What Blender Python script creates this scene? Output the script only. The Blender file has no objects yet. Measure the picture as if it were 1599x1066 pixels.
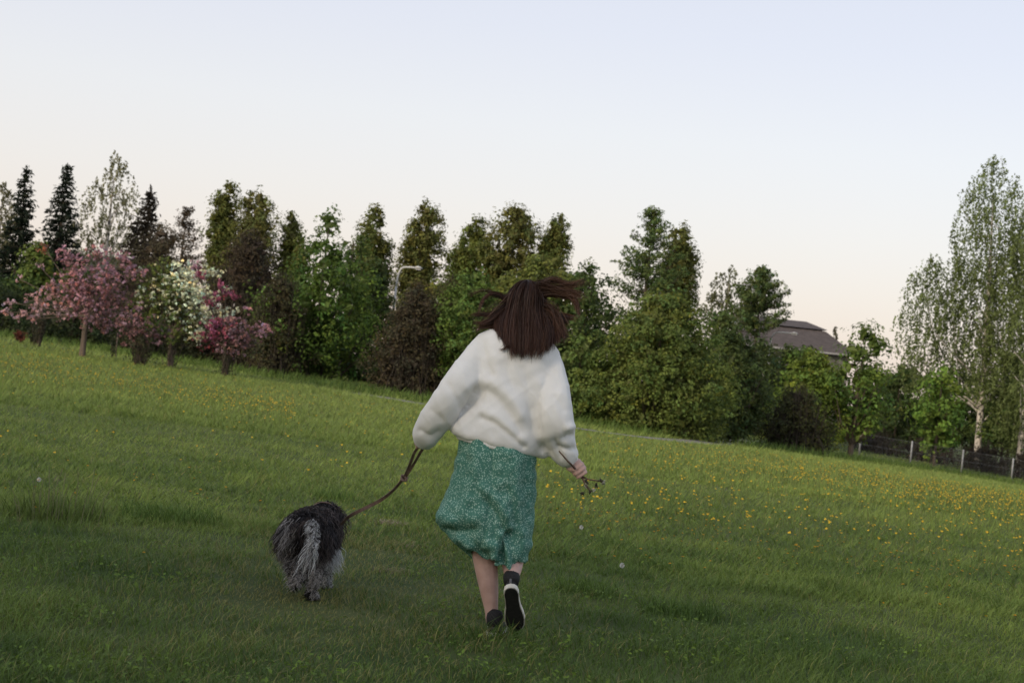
import bpy, bmesh, math, random
import numpy as np
from mathutils import Vector, Matrix

random.seed(5)
rng = np.random.default_rng(11)
scene = bpy.context.scene
COL = scene.collection

# ------------------------------------------------------------ camera, world, sun, exposure
FOC, SENS = 35.0, 22.3
F = 1599 * FOC / SENS
CAM_H = 1.2
PITCH, ROLL = math.atan(42 / F), math.radians(6.0)
CAM_M = Matrix.Rotation(math.pi / 2 + PITCH, 3, 'X') @ Matrix.Rotation(ROLL, 3, 'Z')
cam_d = bpy.data.cameras.new('camera')
cam_d.lens, cam_d.sensor_width, cam_d.sensor_fit = FOC, SENS, 'HORIZONTAL'
cam_d.clip_start, cam_d.clip_end = 0.05, 3000
cam_d.dof.use_dof = True
cam_d.dof.focus_distance = 7.35
cam_d.dof.aperture_fstop = 4.5
cam = bpy.data.objects.new('camera', cam_d)
cam.matrix_world = Matrix.Translation((0, 0, CAM_H)) @ CAM_M.to_4x4()
COL.objects.link(cam)
scene.camera = cam

SUN_ELEV, SUN_AZ = math.radians(26), math.radians(225)     # azimuth clockwise from +Y: behind the camera, to the left
world = bpy.data.worlds.new('World')
scene.world = world
world.use_nodes = True
wn, wl = world.node_tree.nodes, world.node_tree.links
wn.clear()
w_out = wn.new('ShaderNodeOutputWorld')
w_add = wn.new('ShaderNodeAddShader')
w_sky = wn.new('ShaderNodeTexSky')
w_sky.sky_type = 'NISHITA'
w_sky.sun_disc = False
w_sky.sun_elevation = SUN_ELEV
w_sky.sun_rotation = SUN_AZ
w_sky.air_density, w_sky.dust_density, w_sky.ozone_density = 1.0, 2.0, 2.0
w_b1 = wn.new('ShaderNodeBackground')
w_b1.inputs['Strength'].default_value = 0.05
wl.new(w_sky.outputs['Color'], w_b1.inputs['Color'])
# thin even evening haze over the clear sky: cream at the horizon, lavender higher up
w_tc = wn.new('ShaderNodeTexCoord')
w_sep = wn.new('ShaderNodeSeparateXYZ')
wl.new(w_tc.outputs['Generated'], w_sep.inputs['Vector'])
w_ramp = wn.new('ShaderNodeValToRGB')
wl.new(w_sep.outputs['Z'], w_ramp.inputs['Fac'])
stops = [(0.0, (0.80, 0.64, 0.55)), (0.045, (0.80, 0.675, 0.60)), (0.10, (0.79, 0.715, 0.665)), (0.15, (0.775, 0.735, 0.71)),
         (0.21, (0.72, 0.70, 0.73)), (0.45, (0.57, 0.60, 0.69)), (1.0, (0.50, 0.545, 0.65))]
el = w_ramp.color_ramp.elements
el[0].position, el[0].color = stops[0][0], (*stops[0][1], 1)
el[1].position, el[1].color = stops[-1][0], (*stops[-1][1], 1)
for p, c in stops[1:-1]:
    e = el.new(p); e.color = (*c, 1)
w_b2 = wn.new('ShaderNodeBackground')
w_b2.inputs['Strength'].default_value = 0.92
wl.new(w_ramp.outputs['Color'], w_b2.inputs['Color'])
wl.new(w_b1.outputs[0], w_add.inputs[0]); wl.new(w_b2.outputs[0], w_add.inputs[1])
wl.new(w_add.outputs[0], w_out.inputs['Surface'])

sun_d = bpy.data.lights.new('sun', 'SUN')
sun_d.energy, sun_d.angle, sun_d.color = 2.6, math.radians(15), (1.0, 0.84, 0.62)
sun = bpy.data.objects.new('sun', sun_d)
sdir = Vector((math.sin(SUN_AZ) * math.cos(SUN_ELEV), math.cos(SUN_AZ) * math.cos(SUN_ELEV), math.sin(SUN_ELEV)))
sun.rotation_euler = sdir.to_track_quat('Z', 'Y').to_euler()
sun.location = sdir * 100
COL.objects.link(sun)

vs = scene.view_settings
vs.view_transform, vs.look, vs.exposure, vs.gamma = 'Standard', 'None', 0.0, 1.0
vs.use_curve_mapping = False
scene.render.film_transparent = False
scene.cycles.use_denoising = True
scene.cycles.max_bounces = 6
scene.cycles.diffuse_bounces = 3
scene.cycles.transmission_bounces = 3
scene.cycles.sample_clamp_indirect = 4.0

# ------------------------------------------------------------ helpers
def P(px, py, Y):
    """point at depth Y that stands where the photograph shows (px, py)"""
    d = CAM_M @ Vector(((px - 799.5) / F, -(py - 533) / F, -1.0))
    return Vector((0, 0, CAM_H)) + d * (Y / d.y)

def to_px(co):
    """photo coordinates of an (n,3) array, used to lay folds of cloth out on a body"""
    R = np.array(CAM_M)
    q = (co - np.array([0, 0, CAM_H])) @ R
    return np.stack([799.5 + F * q[:, 0] / -q[:, 2], 533 - F * q[:, 1] / -q[:, 2]], 1)

GC = (-0.49161687, -1.3342331, -0.1058963, 0.21932797, 0.63577948)
def ground(x, y):
    x = np.clip(x, -38, 38) / 20.0
    u = np.clip(y, 0, 96) / 50.0
    return u * u * (GC[0] + GC[1] * x + GC[2] * x * x) + u ** 3 * (GC[3] + GC[4] * x)

gz = lambda x, y: float(ground(np.array([x]), np.array([y]))[0])
def gpx(px, Y):
    """ground point under photo column px at depth Y"""
    py = 600
    for _ in range(6):
        q = P(px, py, Y)
        py += (q.z - gz(q.x, Y)) * F / Y
    return Vector((q.x, Y, gz(q.x, Y)))


def vnoise(x, y, scale, seed):
    """smooth value noise in 0..1 on arrays"""
    g = np.random.default_rng(seed).random((256, 256))
    x = np.asarray(x) / scale + 1000; y = np.asarray(y) / scale + 1000
    xi, yi = np.floor(x).astype(int), np.floor(y).astype(int)
    fx, fy = x - xi, y - yi
    fx = fx * fx * (3 - 2 * fx); fy = fy * fy * (3 - 2 * fy)
    a, b = g[xi % 256, yi % 256], g[(xi + 1) % 256, yi % 256]
    c, d = g[xi % 256, (yi + 1) % 256], g[(xi + 1) % 256, (yi + 1) % 256]
    return (a * (1 - fx) + b * fx) * (1 - fy) + (c * (1 - fx) + d * fx) * fy

def raw_mesh(name, verts, faces_n, loops, cols=None, smooth=False):
    """fast mesh: verts (n,3), faces_n = corners per face (int), loops flat index array"""
    me = bpy.data.meshes.new(name)
    verts = np.asarray(verts, dtype=np.float32)
    loops = np.asarray(loops, dtype=np.int32).ravel()
    nf = len(loops) // faces_n
    me.vertices.add(len(verts)); me.vertices.foreach_set('co', verts.ravel())
    me.loops.add(len(loops)); me.loops.foreach_set('vertex_index', loops)
    me.polygons.add(nf)
    me.polygons.foreach_set('loop_start', np.arange(nf, dtype=np.int32) * faces_n)
    me.polygons.foreach_set('loop_total', np.full(nf, faces_n, dtype=np.int32))
    me.polygons.foreach_set('use_smooth', np.full(nf, smooth, dtype=bool))
    if cols is not None:
        at = me.color_attributes.new('Col', 'FLOAT_COLOR', 'POINT')
        c = np.ones((len(verts), 4), dtype=np.float32); c[:, :3] = cols
        at.data.foreach_set('color', c.ravel())
    me.update(calc_edges=True)
    return me

def link(name, me, mat=None, parent=None, label=None, cat=None, group=None, kind=None, loc=None):
    o = bpy.data.objects.new(name, me)
    COL.objects.link(o)
    if mat is not None and me is not None and len(me.materials) == 0:
        me.materials.append(mat)
    if parent is not None: o.parent = parent
    if loc is not None: o.location = loc
    for k, v in (('label', label), ('category', cat), ('group', group), ('kind', kind)):
        if v: o[k] = v
    return o

def root(name, loc, label, cat, group=None, rz=0.0):
    o = link(name, None, label=label, cat=cat, group=group, loc=loc)
    o.rotation_euler = (0, 0, rz)
    o.empty_display_size = 0.2
    return o

class Tubes:
    """collects tapered tubes (trunks, limbs, poles, limbs of a body) into one mesh"""
    def __init__(self): self.v, self.f, self.n = [], [], 0
    def add(self, pts, radii, sides=6, cap=True, flat=None):
        pts = [Vector(p) for p in pts]
        rings = []
        prev = None
        for i, p in enumerate(pts):
            t = (pts[min(i + 1, len(pts) - 1)] - pts[max(i - 1, 0)])
            t = t.normalized() if t.length > 1e-9 else Vector((0, 0, 1))
            if prev is None:
                a = Vector((1, 0, 0)) if abs(t.x) < 0.8 else Vector((0, 1, 0))
                u = (a - t * a.dot(t)).normalized()
            else:
                u = prev - t * prev.dot(t)
                u = u.normalized() if u.length > 1e-6 else t.orthogonal().normalized()
            prev = u
            w = t.cross(u)
            r = radii[i]
            ru, rw = (r if not flat else r * flat[0]), (r if not flat else r * flat[1])
            ring = []
            for k in range(sides):
                a = 2 * math.pi * k / sides
                self.v.append(p + u * (math.cos(a) * ru) + w * (math.sin(a) * rw))
                ring.append(self.n); self.n += 1
            rings.append(ring)
        for a, b in zip(rings, rings[1:]):
            for k in range(sides):
                self.f.append((a[k], a[(k + 1) % sides], b[(k + 1) % sides], b[k]))
        if cap:
            self.f.append(tuple(reversed(rings[0]))); self.f.append(tuple(rings[-1]))
        return self
    def ball(self, c, r, seg=10, rin=7):
        c = Vector(c); r = Vector(r) if hasattr(r, '__len__') else Vector((r, r, r))
        top = self.n; self.v.append(c + Vector((0, 0, r.z))); self.n += 1
        rows = []
        for i in range(1, rin):
            ph = math.pi * i / rin
            row = []
            for k in range(seg):
                a = 2 * math.pi * k / seg
                self.v.append(c + Vector((r.x * math.sin(ph) * math.cos(a), r.y * math.sin(ph) * math.sin(a), r.z * math.cos(ph))))
                row.append(self.n); self.n += 1
            rows.append(row)
        bot = self.n; self.v.append(c - Vector((0, 0, r.z))); self.n += 1
        for k in range(seg):
            self.f.append((top, rows[0][k], rows[0][(k + 1) % seg]))
            self.f.append((bot, rows[-1][(k + 1) % seg], rows[-1][k]))
        for a, b in zip(rows, rows[1:]):
            for k in range(seg):
                self.f.append((a[k], b[k], b[(k + 1) % seg], a[(k + 1) % seg]))
        return self
    def box(self, c, s):
        c = Vector(c); x, y, z = (q / 2 for q in s)
        i = self.n
        for dx, dy, dz in ((-x, -y, -z), (x, -y, -z), (x, y, -z), (-x, y, -z), (-x, -y, z), (x, -y, z), (x, y, z), (-x, y, z)):
            self.v.append(c + Vector((dx, dy, dz)))
        self.n += 8
        for f in ((0, 3, 2, 1), (4, 5, 6, 7), (0, 1, 5, 4), (1, 2, 6, 5), (2, 3, 7, 6), (3, 0, 4, 7)):
            self.f.append(tuple(i + k for k in f))
        return self
    def mesh(self, name, smooth=True):
        me = bpy.data.meshes.new(name)
        me.from_pydata([tuple(v) for v in self.v], [], self.f)
        me.polygons.foreach_set('use_smooth', [smooth] * len(me.polygons))
        me.update()
        return me

def spline(pts, n):
    """Catmull-Rom through points (any dimension), n samples"""
    p = np.array([list(q) for q in pts], dtype=float)
    p = np.vstack([2 * p[0] - p[1], p, 2 * p[-1] - p[-2]])
    m = len(p) - 3
    t = np.linspace(0, m - 1e-9, n)
    i = np.floor(t).astype(int); f = (t - i)[:, None]
    a, b, c, d = p[i], p[i + 1], p[i + 2], p[i + 3]
    return 0.5 * (2 * b + (c - a) * f + (2 * a - 5 * b + 4 * c - d) * f ** 2 + (3 * b - a - 3 * c + d) * f ** 3)

# ------------------------------------------------------------ materials
def mat_new(name):
    m = bpy.data.materials.new(name); m.use_nodes = True
    nt = m.node_tree
    return m, nt.nodes, nt.links, nt.nodes['Principled BSDF']

def mat_noise(name, c1, c2, scale=8, rough=0.85, bump=0.0, detail=4, stretch=(1, 1, 1), coord='Object', spec=0.3):
    m, n, l, b = mat_new(name)
    tc = n.new('ShaderNodeTexCoord'); mp = n.new('ShaderNodeMapping')
    mp.inputs['Scale'].default_value = stretch
    l.new(tc.outputs[coord], mp.inputs['Vector'])
    t = n.new('ShaderNodeTexNoise'); t.inputs['Scale'].default_value = scale; t.inputs['Detail'].default_value = detail
    l.new(mp.outputs[0], t.inputs['Vector'])
    r = n.new('ShaderNodeValToRGB')
    r.color_ramp.elements[0].position, r.color_ramp.elements[0].color = 0.32, (*c1, 1)
    r.color_ramp.elements[1].position, r.color_ramp.elements[1].color = 0.68, (*c2, 1)
    l.new(t.outputs['Fac'], r.inputs['Fac']); l.new(r.outputs['Color'], b.inputs['Base Color'])
    b.inputs['Roughness'].default_value = rough
    b.inputs['Specular IOR Level'].default_value = spec
    if bump:
        bp = n.new('ShaderNodeBump'); bp.inputs['Strength'].default_value = bump
        l.new(t.outputs['Fac'], bp.inputs['Height']); l.new(bp.outputs[0], b.inputs['Normal'])
    return m

def mat_leaf(name, transl=0.35, rough=0.6, spec=0.25, gain=1.0):
    """leaf / blade / hair surface coloured by the 'Col' attribute"""
    m, n, l, b = mat_new(name)
    a = n.new('ShaderNodeAttribute'); a.attribute_name = 'Col'
    b.inputs['Roughness'].default_value = rough
    b.inputs['Specular IOR Level'].default_value = spec
    l.new(a.outputs['Color'], b.inputs['Base Color'])
    if transl:
        t = n.new('ShaderNodeBsdfTranslucent'); mx = n.new('ShaderNodeMixShader')
        mx.inputs['Fac'].default_value = transl
        l.new(a.outputs['Color'], t.inputs['Color'])
        l.new(b.outputs[0], mx.inputs[1]); l.new(t.outputs[0], mx.inputs[2])
        l.new(mx.outputs[0], n['Material Output'].inputs['Surface'])
    return m

M = {}
M['leaf'] = mat_leaf('leaf')
M['blade'] = mat_leaf('grass_blade', 0.3, 0.6, 0.2)
M['petal'] = mat_leaf('petal', 0.3, 0.7, 0.1)
M['bark'] = mat_noise('bark', (0.035, 0.027, 0.02), (0.10, 0.08, 0.06), 14, 0.95, 0.5, stretch=(1, 1, 0.2))
M['pale_bark'] = mat_noise('pale_bark', (0.075, 0.058, 0.044), (0.17, 0.13, 0.10), 9, 0.95, 0.5, stretch=(1, 1, 0.2))
M['birch_bark'] = mat_noise('birch_bark', (0.03, 0.028, 0.025), (0.55, 0.5, 0.44), 5, 0.8, 0.2, stretch=(1.2, 1.2, 0.8))
M['birch_bark'].node_tree.nodes['Color Ramp'].color_ramp.elements[0].position = 0.40
M['birch_bark'].node_tree.nodes['Color Ramp'].color_ramp.elements[1].position = 0.47
# ------------------------------------------------------------ ground
gx = np.unique(np.concatenate([np.linspace(-700, -60, 17), np.linspace(-60, -12, 49), np.linspace(-12, 12, 49), np.linspace(12, 60, 49), np.linspace(60, 700, 17)]))
gy = np.unique(np.concatenate([np.linspace(-150, -6, 25), np.linspace(-6, 30, 91), np.linspace(30, 110, 81), np.linspace(110, 1500, 24)]))
GX, GY = np.meshgrid(gx, gy)
GZ = ground(GX, GY)
nx, ny = len(gx), len(gy)
idx = np.arange(nx * ny).reshape(ny, nx)
quads = np.stack([idx[:-1, :-1], idx[:-1, 1:], idx[1:, 1:], idx[1:, :-1]], -1).reshape(-1, 4)
me = raw_mesh('ground', np.stack([GX, GY, GZ], -1).reshape(-1, 3), 4, quads, smooth=True)
gm = mat_noise('meadow_soil', (0.040, 0.062, 0.018), (0.085, 0.10, 0.034), 0.9, 0.95, 0.3, detail=8, spec=0.1)
link('ground', me, gm, kind='structure')

# footpath along the shrubs: bends away between the trees at its right end
path_c = spline([P(580, 612, 51.4), P(604, 617, 50.5), P(780, 648, 47), P(960, 681, 45.5), P(1060, 690, 48), P(1120, 690, 56), P(1170, 690, 75)], 60)
path_c[:, 2] = 0
tg = np.gradient(path_c, axis=0); tg /= np.linalg.norm(tg, axis=1)[:, None]
nr = np.stack([-tg[:, 1], tg[:, 0], 0 * tg[:, 0]], 1)
V = []
for s in (-0.65, 0.65):
    q = path_c + nr * s
    q[:, 2] = ground(q[:, 0], q[:, 1]) + 0.02
    V.append(q)
V = np.stack(V, 1).reshape(-1, 3)
k = np.arange(59)
me = raw_mesh('path', V, 4, np.stack([2 * k, 2 * k + 1, 2 * k + 3, 2 * k + 2], 1))
link('path', me, mat_noise('path_gravel', (0.15, 0.14, 0.125), (0.22, 0.21, 0.19), 3, 0.95, 0.2), kind='structure')

def path_dist(x, y):
    d = np.full(len(x), 1e9)
    for a in path_c[::2]:
        d = np.minimum(d, np.hypot(x - a[0], y - a[1]))
    return d

# ------------------------------------------------------------ grass (nobody could count it)
def blade_mesh(name, base, h, w, az, lean, col, segs):
    n = len(base)
    d = np.stack([np.cos(az), np.sin(az), 0 * az], 1)          # lean direction
    s = np.stack([-np.sin(az + 0.6), np.cos(az + 0.6), 0 * az], 1)   # width direction
    rows, cols = [], []
    lv = np.linspace(0, 1, segs + 1)
    for i, t in enumerate(lv):
        c = base + d * (h * lean * t ** 1.8)[:, None]
        c = c.copy(); c[:, 2] += h * t * (1 - 0.25 * lean * t)
        if i < segs:
            ww = (w * (1 - t) ** 0.6 * 0.5)[:, None]
            rows += [c - s * ww, c + s * ww]
            cols += [col * (0.85 + 0.15 * t)] * 2
        else:
            rows.append(c); cols.append(col)
    V = np.stack(rows, 1); C = np.stack(cols, 1)
    m = V.shape[1]
    off = (np.arange(n) * m)[:, None]
    tris = []
    for i in range(segs - 1):
        a = 2 * i
        tris += [[a, a + 1, a + 3], [a, a + 3, a + 2]]
    a = 2 * (segs - 1)
    tris.append([a, a + 1, a + 2])
    T = (np.array(tris)[None] + off[:, None]).reshape(-1, 3)
    return raw_mesh(name, V.reshape(-1, 3), 3, T, C.reshape(-1, 3))

def scatter(n, y0, y1, power, margin=2.5):
    """n ground positions between depths y0 and y1, density falling with depth"""
    u = rng.random(n)
    if power == 1: y = y0 * (y1 / y0) ** u
    else:
        e = 1 - power
        y = (y0 ** e + u * (y1 ** e - y0 ** e)) ** (1 / e)
    x = (rng.random(n) * 2 - 1) * (0.335 * y + margin)
    return x, y

def worn(x, y):
    """where the meadow is trodden or mown thin, 0..1"""
    a = np.exp(-(((x + 0.72 + 0.06 * (y - 8)) / 0.75) ** 2)) * np.exp(-(((y - 8.6) / 2.4) ** 2))
    paw = np.exp(-((x + .99) / .28) ** 2 - ((y - 7.72) / .32) ** 2)      # where the dog treads
    return np.clip(a * (.45 + vnoise(x, y, 0.35, 3)) + 1.2 * paw, 0, 1.25)

def grass_cols(x, y, n):
    big, mid, sm = vnoise(x, y, 3.5, 21), vnoise(x, y, 0.9, 22), vnoise(x, y, 0.28, 23)
    k = 0.35 * big + 0.35 * mid + 0.3 * sm
    g0, g1, g2 = np.array([0.090, 0.152, 0.032]), np.array([0.192, 0.265, 0.056]), np.array([0.26, 0.25, 0.085])
    t = np.clip((k - 0.34) / 0.32, 0, 1)[:, None]
    c = g0 * (1 - t) + g1 * t
    far = np.clip((y - 8) / 26, 0, 1)[:, None]                 # paler, yellower with depth: the sunlit far meadow is put into the colour
    c = c * (1 - 0.6 * far) + np.array([0.315, 0.385, 0.095]) * 0.6 * far
    dry = (rng.random(n) < (0.05 + 0.65 * worn(x, y)))[:, None]
    c = np.where(dry, g2, c)
    return c * rng.normal(1, 0.16, (n, 1)).clip(0.6, 1.5)

G = []
for (n, y0, y1, pw, h, w, segs) in ((176000, 4.6, 11, 1.2, 0.062, 0.0048, 2), (185000, 10, 24, 1.0, 0.068, 0.0085, 1),
                                     (190000, 22, 52, 1.0, 0.10, 0.016, 1), (80000, 45, 92, 1.0, 0.13, 0.03, 1)):
    x, y = scatter(n, y0, y1, pw)
    keep = path_dist(x, y) > 0.85
    x, y = x[keep], y[keep]; n = len(x)
    hs = vnoise(x, y, 0.30, 31) ** 1.5 * 0.95 + vnoise(x, y, 1.7, 32) * 0.45
    hh = h * (0.45 + hs) * rng.normal(1, 0.25, n).clip(0.4, 1.9) * (1 - 0.55 * worn(x, y))
    hh = hh * (1 + 1.1 * np.exp(-((x + .06) / .30) ** 2 - ((y - 7.16) / .16) ** 2))      # uncut tuft at the standing foot
    base = np.stack([x, y, ground(x, y) - 0.004], 1)
    me = blade_mesh('grass', base, hh, w * rng.uniform(0.6, 1.3, n), rng.uniform(0, 6.283, n), rng.uniform(0.35, 1.5, n), grass_cols(x, y, n), segs)
    G.append(me)
for me, lb in zip(G, ('short green grass in the foreground of the meadow', 'green meadow grass around and beyond the dog',
                      'longer yellowish meadow grass in the middle distance', 'far meadow grass in front of the trees')):
    link('grass', me, M['blade'], label=lb, cat='grass', kind='stuff')

# taller rough grass along the foot of the shrubs and the fence
x, y = scatter(60000, 44, 95, 0.5)
edge = np.interp(x, [-30, -22, -9.7, -4.3, 4.6, 10.3, 15.5, 20.3, 27, 34], [66, 66, 59, 54.5, 51.5, 58, 67, 75, 79, 82])
keep = (np.abs(y - edge) < 2.6) & (path_dist(x, y) > 1.2)
x, y = x[keep], y[keep]; n = len(x)
me = blade_mesh('tall_grass', np.stack([x, y, ground(x, y)], 1), 0.30 * rng.normal(1, .3, n).clip(.4, 1.8), 0.035 * rng.uniform(.6, 1.3, n),
                rng.uniform(0, 6.28, n), rng.uniform(.1, .8, n), np.array([0.11, 0.17, 0.036]) * rng.normal(1, .2, (n, 1)).clip(.5, 1.6), 2)
link('tall_grass', me, M['blade'], label='tall uncut grass along the foot of the shrubs', cat='grass', kind='stuff')

# low broad-leaved plants (clover, dandelion rosettes) between the blades near the camera
def leaf_cards(c, nrm, size, aspect, col, fold=0.15, tang=None):
    n = len(c)
    nrm = nrm / np.linalg.norm(nrm, axis=1)[:, None].clip(1e-6)
    r = rng.normal(size=(n, 3)) if tang is None else tang
    u = r - nrm * (r * nrm).sum(1)[:, None]
    u /= np.linalg.norm(u, axis=1)[:, None].clip(1e-6)
    v = np.cross(nrm, u)
    s = size[:, None] if np.ndim(size) else size
    V = np.stack([c - u * s * .5, c + v * s * aspect * .5 + nrm * s * fold, c + u * s * .5, c - v * s * aspect * .5 + nrm * s * fold], 1)
    return V.reshape(-1, 3), np.repeat(col, 4, axis=0)

def card_mesh(name, V, C):
    n = len(V) // 4
    return raw_mesh(name, V, 4, np.arange(4 * n), C)

x, y = scatter(44000, 4.6, 22, 1.2)
k = (vnoise(x, y, 0.6, 41) > 0.5) & (worn(x, y) < .55)
x, y = x[k], y[k]; n = len(x)
c = np.stack([x, y, ground(x, y) + rng.uniform(.02, .065, n)], 1)
nr_ = np.stack([rng.normal(0, .5, n), rng.normal(0, .5, n), np.ones(n)], 1)
V, C = leaf_cards(c, nr_, rng.uniform(.010, .030, n), 0.6, np.array([0.13, 0.20, 0.034]) * rng.normal(1, .2, (n, 1)).clip(.5, 1.6))
link('clover', card_mesh('clover', V, C), M['blade'], label='low broad clover leaves among the foreground grass', cat='ground cover', kind='stuff')
# ------------------------------------------------------------ trees and shrubs
def prof_round(t): return np.sin(np.pi * np.clip(t, 0.02, 1) ** 0.85) ** 0.6
def prof_bush(t): return (1 - np.clip(t, 0, 1) ** 2.0) ** 0.65 * (0.78 + 0.22 * np.clip(t * 4, 0, 1))
def prof_column(t): return np.clip(0.5 + t * 1.8, 0, 1) * (1 - np.clip(t, 0, 1) ** 6) ** 0.75
def prof_cone(t): return (1 - t) ** 0.85 * np.clip(0.6 + 4 * t, 0, 1)
def prof_birch(t): return np.clip(0.35 + 1.9 * t, 0, 1) * (1 - np.clip((t - .15) / .85, 0, 1) ** 2.6) ** 0.9
def prof_tallbirch(t): return np.clip(0.55 + 1.2 * t, 0, 1) * (1 - np.clip(t, 0, 1) ** 7) ** 0.8
PROF = dict(tallbirch=prof_tallbirch, round=prof_round, bush=prof_bush, column=prof_column, cone=prof_cone, birch=prof_birch)

def crown_pts(prof, z0, z1, R, n, lobes=9, amp=0.28, inner=0.4):
    """n clump centres through the volume of a crown, mostly towards its uneven surface"""
    t = rng.random(n * 3)
    w = PROF[prof](t) + 0.06
    t = t[rng.random(n * 3) < w / w.max()][:n]
    n = len(t)
    th = rng.uniform(0, 2 * math.pi, n)
    f = np.ones(n)
    for _ in range(lobes):
        a, tt, s = rng.uniform(0, 6.283), rng.uniform(0, 1), rng.choice([-1.2, 1.0])
        dth = np.abs((th - a + math.pi) % (2 * math.pi) - math.pi)
        f += s * amp * np.exp(-(dth / .5) ** 2 - ((t - tt) / .12) ** 2)
    rho = rng.random(n) ** inner * f.clip(.35, 1.6)
    r = R * PROF[prof](t) * rho
    return np.stack([r * np.cos(th), r * np.sin(th), z0 + (z1 - z0) * t], 1), rho

def clumps_to_leaves(cc, per, spread, leaf, col, var=0.22, up=0.6, aspect=0.62, axis=None):
    """leaf cards gathered in clumps; the colour differs from clump to clump and leaf to leaf"""
    n = len(cc)
    off = rng.normal(size=(n, per, 3)); off *= (rng.random((n, per, 1)) ** .4 * 1.75 / np.linalg.norm(off, axis=2)[..., None]) * (spread * rng.uniform(.55, 1.35, (n, 1, 1)))
    off[..., 2] *= 0.8 if axis is None else axis
    c = (cc[:, None] + off).reshape(-1, 3)
    out = cc.copy(); out[:, 2] = 0
    out = out / np.linalg.norm(out, axis=1)[:, None].clip(.05)
    nr_ = (off / spread * .75 + out[:, None] * .45 + np.array([0, 0, up]) + rng.normal(size=off.shape) * .38).reshape(-1, 3)
    cv = rng.normal(1, var, (n, 1)).clip(.5, 1.7)
    hue = rng.normal(0, .10, (n, 1))
    cl = np.array(col) * np.array([1.12, 1.28, 1.05]) * cv * np.concatenate([1 + hue, np.ones((n, 1)), 1 - hue], 1)
    cl = np.repeat(cl, per, 0) * rng.normal(1, .13, (n * per, 1)).clip(.6, 1.5)
    return leaf_cards(c, nr_, leaf * rng.uniform(.45, 1.5, n * per), aspect, cl)

def limbs(tb, H, zb, cc, n, r0, sides=5, bend=0.35):
    """limbs from the trunk out to n of the clump centres"""
    for i in rng.choice(len(cc), min(n, len(cc)), replace=False):
        q = Vector(cc[i])
        d = math.hypot(q.x, q.y)
        zs = max(zb * 0.75, q.z - d * rng.uniform(.7, 1.5))
        zs = min(zs, H * .93)
        m = Vector((q.x * .55, q.y * .55, zs + (q.z - zs) * bend))
        r = r0 * (1 - zs / H) * .45 + .012
        tb.add([(0, 0, zs), m, q], [r, r * .6, .008], sides, cap=False)

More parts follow.
